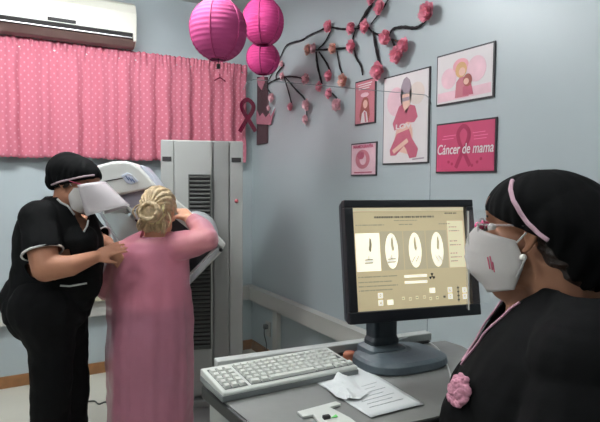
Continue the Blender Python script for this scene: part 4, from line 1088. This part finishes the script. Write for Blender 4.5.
o = obj('visor', bm, M_VISOR2, tech, smooth=True, recalc=False); solidify(o, .0008, 0)
bm = bmesh.new(); ball(bm, T2 @ Vector((-.04, 0, .0)), (.07, .074, .055), T2.to_3x3()); obj('hair', bm, M_HAIRD, tech, smooth=True)

# ================================================================== PATIENT seen from behind
D3 = 2.50
def s3(px, py, half, dep, d=D3):
    c = PX(px, py, d); return (c, RGT * (half * d / F_PX), FWD * dep)
pat = thing('person', 'patient seen from behind in a long pink gown with a blonde bun, hugging the scanner', 'person', CS(-.67, D3, 0), 0)
f3 = (FWD * .97 + RGT * .1).normalized()
T3 = head_frame(PX(159, 212, 2.50), f3, R(12)); S3_ = .93
bm = bmesh.new(); build_head(bm, T3, S3_)
limb(bm, [T3 @ Vector((-.01, 0, -.04)), PX(157, 240, 2.50)], [.055, .062])
loft(bm, [s3(157, 240, 22, .07), s3(153, 248, 34, .09), s3(150, 275, 34, .10), s3(150, 300, 35, .11), s3(151, 325, 36, .12)])
limb(bm, [PX(138, 325, 2.5), PX(134, 400, 2.52), PX(133, 472, 2.54)], [.09, .065, .045]); limb(bm, [PX(165, 325, 2.5), PX(168, 400, 2.52), PX(169, 472, 2.54)], [.09, .065, .045])
sh3 = PX(184, 243, 2.46); el3 = PX(207, 240, 2.40); wr3 = PX(189, 219, 2.58)
limb(bm, [sh3, el3, wr3], [.05, .042, .025])
hand(bm, wr3, PX(181, 209, 2.64) - wr3, FWD * .6 - RGT * .5, .92, side=1, curl=.45, spread=.09)
shl = PX(122, 250, 2.50); ell = PX(106, 290, 2.50); limb(bm, [shl, ell, PX(115, 296, 2.60), PX(128, 292, 2.70)], [.045, .038, .03, .025])
hand(bm, PX(128, 292, 2.70), RGT * .8 + FWD * .3, FWD, .92, side=-1, curl=.4)
me, b_ = fused(bm, .0055, 5); link_mesh('body', me, M_SKIN3, pat)
# clothes below the gown
bm = bmesh.new(); loft(bm, [s3(156, 241, 22, .08), s3(152, 249, 36, .105), s3(150, 275, 37, .115), s3(150, 298, 38, .125), s3(150, 308, 38, .13)])
me, b_ = fused(bm, .008, 4); link_mesh('blouse', me, M_BLOUSE, pat)
bm = bmesh.new(); loft(bm, [s3(151, 303, 38, .13), s3(151, 325, 38.5, .135), s3(151, 345, 36, .125)])
limb(bm, [PX(137, 335, 2.5), PX(134, 400, 2.52), PX(133, 466, 2.54)], [.105, .098, .09]); limb(bm, [PX(165, 335, 2.5), PX(168, 400, 2.52), PX(169, 466, 2.54)], [.105, .098, .09])
me, b_ = fused(bm, .008, 4, wrinkle=wr2); link_mesh('trousers', me, M_SLATE, pat)
for x in (133, 169):
    bm = bmesh.new(); shoe(bm, f3, PX(x, 472, 2.54)); obj('shoe', bm, M_SLAT, pat, smooth=True)
# gown
bm = bmesh.new()
loft(bm, [s3(157, 231, 13, .075), s3(157, 235, 24, .09), s3(154, 241, 35, .11), s3(151, 250, 39, .125), s3(149, 262, 40, .13), s3(149, 285, 40, .14), s3(149.5, 310, 42, .15), s3(150, 335, 43, .16), s3(150, 370, 43, .165), s3(150, 422, 42.5, .17), s3(150, 450, 43, .17)])
limb(bm, [PX(178, 246, 2.45), PX(195, 243, 2.41), el3], [.070, .062, .052]); limb(bm, [el3, PX(202, 229, 2.48), PX(194, 221, 2.55)], [.052, .048, .040])
limb(bm, [PX(122, 256, 2.50), PX(113, 272, 2.50), PX(106, 290, 2.51)], [.068, .062, .050]); limb(bm, [PX(106, 290, 2.51), PX(115, 297, 2.60)], [.048, .04])
def wr3f(co):
    x, y = toPX(co); k = min(1, max(0, (y - 255) / 60)); a = (co - CS(-.68, 2.5, co.z)); ang = math.atan2(a.dot(RGT), -a.dot(FWD))
    v = .006 * k * noise.noise(Vector((ang * 2.6, co.z * 1.2, 4))) * 2 + .003 * k * noise.noise(Vector((ang * 7, co.z * 2, 9)))
    v += .008 * noise.noise(Vector((co.x * 6, co.y * 6, co.z * 9))) + .004 * noise.noise(co * 20)
    v += .004 * (1 - k) * sin(co.z * 48 + 4 * noise.noise(co * 5)) * (.5 + .5 * noise.noise(co * 4))
    return v
zh = PX(150, 448, 2.5).z
zn = PX(157, 235.5, 2.5)
def cut3(co, n): return co.z < zh or (co.z > zn.z and (co - zn).length < .10 and abs(co.dot(RGT) - zn.dot(RGT)) < .05)
me, bvh = fused(bm, .0075, 5, cut3, wrinkle=wr3f); o = link_mesh('gown', me, M_GOWN, pat)
bm = bmesh.new(); c = PX(157, 236, 2.5); tube(bm, [c + RGT * .062 * cos(2 * pi * k / 24) + FWD * .07 * sin(2 * pi * k / 24) - UP * .004 for k in range(25)], .005, n=6); obj('neck_tie', bm, M_PIPEP, pat, smooth=True)
# hair: skull hair, bun, scrunchie, loose curls
def hair_w(co):
    q = T3.inverted() @ co; a = math.atan2(q.y, q.z); return .003 * sin(a * 22 + q.x * 60) + .006 * noise.noise(co * 24)
bm = bmesh.new(); M3 = T3.to_3x3()
ball(bm, T3 @ Vector((-.018, 0, .028)), (.094, .080, .092), M3, u=32, v=20); ball(bm, T3 @ Vector((-.045, 0, -.02)), (.058, .070, .062), M3)
for k in range(5): ball(bm, T3 @ Vector((-.055, .05 - .025 * k, -.070 - .008 * (k % 2))), (.022, .018, .028), M3)
TI3 = T3.inverted()
me, b_ = fused(bm, .004, 2, lambda co, n: (TI3 @ co).x > .052 or ((TI3 @ co).x > .0 and (TI3 @ co).z < -.02), wrinkle=hair_w); hr = link_mesh('hair', me, M_HAIRB, pat)
bc3 = T3 @ Vector((-.108, -.008, -.020)); bm = bmesh.new()
ball(bm, bc3, (.038, .048, .046), M3, u=24, v=16)
for k in range(9):
    a = k * .7; tube(bm, smooth_pts([bc3 + M3 @ Vector((-.010 - .03 * cos(t_) , .040 * sin(a + t_ * 1.2), .038 * cos(a + t_ * 1.2))) for t_ in (0, .6, 1.2, 1.8)]), .010, n=8)
me, b_ = fused(bm, .0035, 1, wrinkle=lambda co: .003 * noise.noise(co * 60)); link_mesh('bun', me, M_HAIRB, hr)
bm = bmesh.new(); rs = random.Random(4); pts = []
for k in range(49):
    a = 2 * pi * k / 48; rr = .047 + .004 * sin(a * 9); pts.append(T3 @ Vector((-.084 + .004 * cos(a * 7), -.006 + rr * sin(a) * .95, -.012 + rr * cos(a))))
tube(bm, pts, [.009 + .003 * sin(k * 1.9) for k in range(49)], n=8); obj('scrunchie', bm, mat('pale_gold_cloth', (200, 186, 140), .6, var=.1), pat, smooth=True)
for k in range(10):
    bm = bmesh.new(); y0 = rs.uniform(-.07, .07); a = T3 @ Vector((-.06, y0, rs.uniform(-.05, .05)))
    tube(bm, smooth_pts([a, a + M3 @ Vector((-.03, y0 * .5, -.02)), a + M3 @ Vector((-.03, y0 * .9, -.05)), a + M3 @ Vector((-.015, y0 * .7, -.075))]), [.0045, .001], n=6) if False else tube(bm, smooth_pts([a, a + M3 @ Vector((-.025, y0 * .35, -.02)), a + M3 @ Vector((-.03, y0 * .5, -.045)), a + M3 @ Vector((-.02, y0 * .3, -.07))]), .0035, n=6)
    obj('strand', bm, M_HAIRB, hr, smooth=True)
face_bits(T3, pat, S3_)

# ================================================================== OPERATOR seated at the right
Hc = PX(539, 228.5, .985)
fh = (RGT * -.68 + FWD * .733).normalized()
T1 = head_frame(Hc, fh, R(1)); S1 = 1.02
fb = (RGT * -.93 + FWD * .37).normalized(); sb = Vector((-fb.y, fb.x, 0)) * 1.0      # her left, towards the camera
if sb.dot(FWD) > 0: sb = -sb
B0 = CS(.505, .975, 0)
def BP(f, s, z): p = B0 + fb * f + sb * s; p.z = z; return p
op = thing('person', 'seated operator at right in black scrubs, cap, white mask and clear visor, in profile', 'person', Vector((B0.x, B0.y, 0)), 0)
bm = bmesh.new(); build_head(bm, T1, S1, crown=.068)
ball(bm, BP(.045, 0, 1.165), (.070, .070, .075)); ball(bm, T1 @ Vector((.045, 0, -.115)), (.045, .045, .03))
limb(bm, [T1 @ Vector((-.02, 0, -.04)), T1 @ Vector((-.045, 0, -.11)), BP(.0, 0, 1.15), BP(-.0, 0, 1.06)], [.062, .062, .070, .09])
limb(bm, [T1 @ Vector((.03, 0, -.085)), T1 @ Vector((.01, 0, -.13)), BP(.07, 0, 1.10)], [.040, .045, .055])
def lo(f, z, hs, hf): return (BP(f, 0, z), sb * hs, fb * hf)
loft(bm, [lo(.03, .56, .17, .13), lo(.04, .70, .16, .12), lo(.06, .85, .155, .12), lo(.05, .98, .165, .115), lo(.035, 1.07, .175, .085), lo(.015, 1.14, .11, .065)])
shN, elN, wrN = BP(.0, .185, 1.07), BP(.04, .25, .80), BP(.25, .14, .70)
shF, elF, wrF = BP(.0, -.185, 1.07), BP(.04, -.25, .80), BP(.25, -.12, .70)
for a_, b_, c_ in ((shN, elN, wrN), (shF, elF, wrF)): limb(bm, [a_, b_, c_], [.055, .042, .028])
hand(bm, wrN, fb - sb * .3 - UP * .15, -UP, .95, side=1, curl=.25); hand(bm, wrF, fb + sb * .3 - UP * .15, -UP, .95, side=-1, curl=.25)
hpN, knN, anN = BP(.05, .09, .62), BP(.44, .11, .60), BP(.40, .11, .10)
hpF, knF, anF = BP(.05, -.09, .62), BP(.44, -.11, .60), BP(.40, -.11, .10)
for a_, b_, c_ in ((hpN, knN, anN), (hpF, knF, anF)): limb(bm, [a_, b_, c_], [.085, .06, .04])
me, bvhb = fused(bm, .0048, 5); link_mesh('body', me, M_SKIN1, op)
# scrub top
V1 = [(474, 363), (500, 339), (524, 322), (571, 304), (600, 291), (640, 240), (480, 240), (480, 300), (505, 312), (490, 335), (474, 358)]
bm = bmesh.new()
loft(bm, [lo(.04, .60, .205, .165), lo(.05, .70, .20, .165), lo(.07, .84, .195, .165), lo(.075, .93, .205, .165), lo(.06, 1.03, .215, .145), lo(.035, 1.11, .215, .125), lo(.012, 1.175, .175, .11), lo(-.005, 1.22, .12, .10), lo(-.012, 1.25, .09, .09)])
for s_ in (-1, 1): ball(bm, BP(.135, s_ * .085, .965), (.088, .095, .088))
limb(bm, [BP(-.01, .09, 1.18), BP(.0, .17, 1.125)], [.068, .088]); limb(bm, [BP(-.01, -.09, 1.18), BP(.0, -.17, 1.125)], [.068, .088])
limb(bm, [BP(.0, .19, 1.06), BP(.03, .23, .93), BP(.04, .245, .86)], [.088, .085, .08]); limb(bm, [BP(.0, -.19, 1.06), BP(.03, -.23, .93), BP(.04, -.245, .86)], [.088, .085, .08])
TB = BP(0, 0, 0)
def cut1(co, n):
    q = co - TB; f, s = q.dot(fb), q.dot(sb)
    # neck opening: V at the front, round at the back
    w_ = .076 * max(0.0, (co.z - 1.045) / .15) ** .9 if co.z > 1.045 else 0
    if f > .02 and abs(s) < min(w_, .085) : return True
    if co.z > 1.19 and abs(s) < .075 and f > -.055: return True
    if co.z > 1.225: return True
    if co.z < .865 and abs(s) > .17 and (co - BP(.04, math.copysign(.245, s), .86)).length < .12 and co.z < .85: return True
    return False
def wr1(co): return .005 * noise.noise(co * 8) + .003 * noise.noise(co * 19) + .003 * sin((co - TB).dot(fb) * 40 + co.z * 50 + 3 * noise.noise(co * 5)) * max(0, noise.noise(co * 6 + Vector((3, 1, 2))))
me, bvh1 = fused(bm, .0055, 6, cut1, wrinkle=wr1); top1 = link_mesh('scrub_top', me, M_BLACKC, op); solidify(top1, .004)
# V collar piping follows the opening
for s_ in (1, -1):
    pts = []
    for k in range(24):
        z = 1.044 + (1.192 - 1.044) * k / 23; ww = .076 * ((z - 1.044) / .15) ** .9 + .010
        o0 = TB + sb * s_ * ww + Vector((0, 0, z)); r_ = bvh1.ray_cast(o0 + fb * .5, -fb)
        if r_[0] is not None and (not pts or (r_[0] - pts[-1]).length < .06): pts.append(r_[0] + fb * .003 + UP * .001)
    if s_ == 1:
        for (px_, py_) in ((548, 313), (560, 309), (571, 305.5)):
            h = hit(bvh1, px_, py_, .002)
            if h is not None: print('col', px_, (h - pts[-1]).length)
    bm = bmesh.new(); tube(bm, smooth_pts(pts[::3] + [pts[-1]], 4), .0024, n=6); obj('collar_piping', bm, M_PIPEP, op, smooth=True)
# flower badge
h = hit(bvh1, 463, 393, .006)
fl = thing('flower_badge', 'dusty pink cloth flower badge pinned on the operator\'s black chest', 'badge', h)
rs = random.Random(3); nrm = (CAM - h).normalized() * .5 + fb * .6; nrm.normalize(); ua = nrm.cross(UP).normalized(); va_ = ua.cross(nrm)
bm = bmesh.new()
for k in range(15):
    a = 2 * pi * k / 9; r_ = .0185 + .002 * sin(k * 5) if k < 9 else .0085; c = h + ua * cos(a) * r_ + va_ * sin(a) * r_ * 1.15 + nrm * (.004 + (.005 if k >= 9 else 0))
    ball(bm, c, (.0115, .0115, .006), Matrix((ua, va_, nrm)).transposed() @ Matrix.Rotation(rs.uniform(-.5, .5), 3, 'X'), u=16, v=10)
me, b_ = fused(bm, .0014, 1, wrinkle=lambda co: .0022 * noise.noise(co * 170) + .0012 * noise.noise(co * 420)); link_mesh('petals', me, M_PFLOW, fl)
bm = bmesh.new(); e0 = h + va_ * -.020 + nrm * .006; dn = (-va_ * .9 - ua * -.42)
dn = (PX(475, 417, 1.0) - PX(468, 407, 1.0)).normalized()
prism(bm, [e0 - ua * .005, e0 + ua * .005, e0 + ua * .006 + dn * .028, e0 + dn * .024, e0 - ua * .005 + dn * .028], nrm * .002); obj('ribbon_tail', bm, M_PIPEP, fl)
# trousers, shoes
bm = bmesh.new()
for a_, b_, c_ in ((hpN, knN, anN), (hpF, knF, anF)): limb(bm, [a_, b_, c_], [.105, .082, .065])
loft(bm, [lo(.02, .56, .19, .15), lo(.03, .66, .19, .15)])
me, b_ = fused(bm, .007, 4, wrinkle=wr2); link_mesh('trousers', me, M_BLACKC, op)
for a_ in (anN, anF):
    bm = bmesh.new(); shoe(bm, fb, a_); obj('shoe', bm, M_SLAT, op, smooth=True)
# cap
me, bvc = cap_mesh(T1, S1, lambda x: (.004 + .36 * x) if x > -.045 else -.012 - (-.045 - x) * 2.2, 0, 1.0, 5.0, voxel=.004, crown=.074, zc=.032,
    extra=(((-.050, 0, .012), (.092, .097, .076)), ((-.090, 0, -.010), (.070, .082, .078)), ((-.085, 0, -.055), (.050, .064, .045))))
o = link_mesh('surgical_cap', me, M_CAPC, op); solidify(o, .002)
trim('cap_band', bvc, [(512.5, 181), (511, 190), (514, 201), (520, 212), (529, 224), (540, 234), (548, 240)], .0042, mat('pale_pink_band', (196, 158, 172), .8), o, .001)
bm = bmesh.new(); ball(bm, T1 @ Vector((-.062, 0, -.02)), (.062, .078, .066), T1.to_3x3()); ball(bm, T1 @ Vector((-.075, 0, -.07)), (.045, .055, .04), T1.to_3x3())
me, b_ = fused(bm, .004, 3, wrinkle=lambda co: .0015 * sin(co.z * 300 + 5 * noise.noise(co * 20))); link_mesh('hair', me, M_HAIRD, op)
# mask
mk = obj('face_mask', mask_bm(T1, S1, .074, .003, -.012, -.008), M_MASK, op, smooth=True, recalc=False); solidify(mk, .002, 0)
dg = bpy.context.evaluated_depsgraph_get(); dg.update()
for y in (-1, 1):
    for z0_, z1_ in ((-.020, -.002), (-.080, -.045)):
        bm = bmesh.new(); tube(bm, smooth_pts([T1 @ (Vector((.004, y * .078, z0_)) * S1), T1 @ (Vector((-.006, y * .083, (z0_ + z1_) / 2)) * S1), T1 @ (Vector((-.016, y * .088, z1_)) * S1)]), .0017, n=6); obj('ear_loop', bm, M_PIPEW, mk, smooth=True)
bmm = bmesh.new(); bmm.from_mesh(mk.data); bmm.transform(WM[mk]); bvm = BVHTree.FromBMesh(bmm); bmm.free()
for a_, b_ in (((488, 257), (490.5, 269)), ((490.5, 256), (493, 270)), ((493, 262), (495, 272))): trim('mask_print', bvm, [a_, b_], .0012, M_MASKP, mk, .0015)
bm = bmesh.new(); ball(bm, T1 @ (Vector((-.010, .084, -.044)) * S1), .0062, u=16, v=12); obj('earring', bm, M_PEARL, op, smooth=True)
face_bits(T1, op, S1); glasses(T1, S1, op, mat('clear_frame', (190, 180, 182), .3, alpha=.35))
vz = visor(T1, S1, op, M_VISOR, z1=.030, z0=-.160, xo=.134, wid=.05, bow=.03)
bm = bmesh.new()
tube(bm, [T1 @ (Vector((.134 - .03 + .03 * cos(1.25), .05 * sin(1.25) * (1 - .12 * i / 10), .030 - .190 * i / 10)) * S1) for i in range(11)], .0016, n=6); obj('visor_edge_highlight', bm, M_VEDGE, vz)  # pale line stands in for the highlight of the sheet seen edge-on
# stool
st = thing('stool', 'black round operator stool under the seated person', 'stool', Vector((B0.x, B0.y, 0)) + fb * .03)
sc = Vector((B0.x, B0.y, 0)) + fb * .03
bm = bmesh.new(); lathe(bm, sc, [(.17, .455), (.19, .465), (.19, .50), (.175, .512)]); obj('seat', bm, M_BLACKP, st, smooth=True)
bm = bmesh.new(); lathe(bm, sc, [(.025, .08), (.025, .455)]); obj('column', bm, M_CHROME, st, smooth=True)
for k in range(5):
    a = 2 * pi * k / 5 + .3; d = Vector((cos(a), sin(a), 0)); bm = bmesh.new(); tube(bm, [sc + UP * .09, sc + d * .25 + UP * .06], [.02, .014]); lg = obj('leg', bm, M_CHROME, st, smooth=True)
    bm = bmesh.new(); ball(bm, sc + d * .25 + UP * .028, .027); obj('caster', bm, M_DARK, lg, smooth=True)
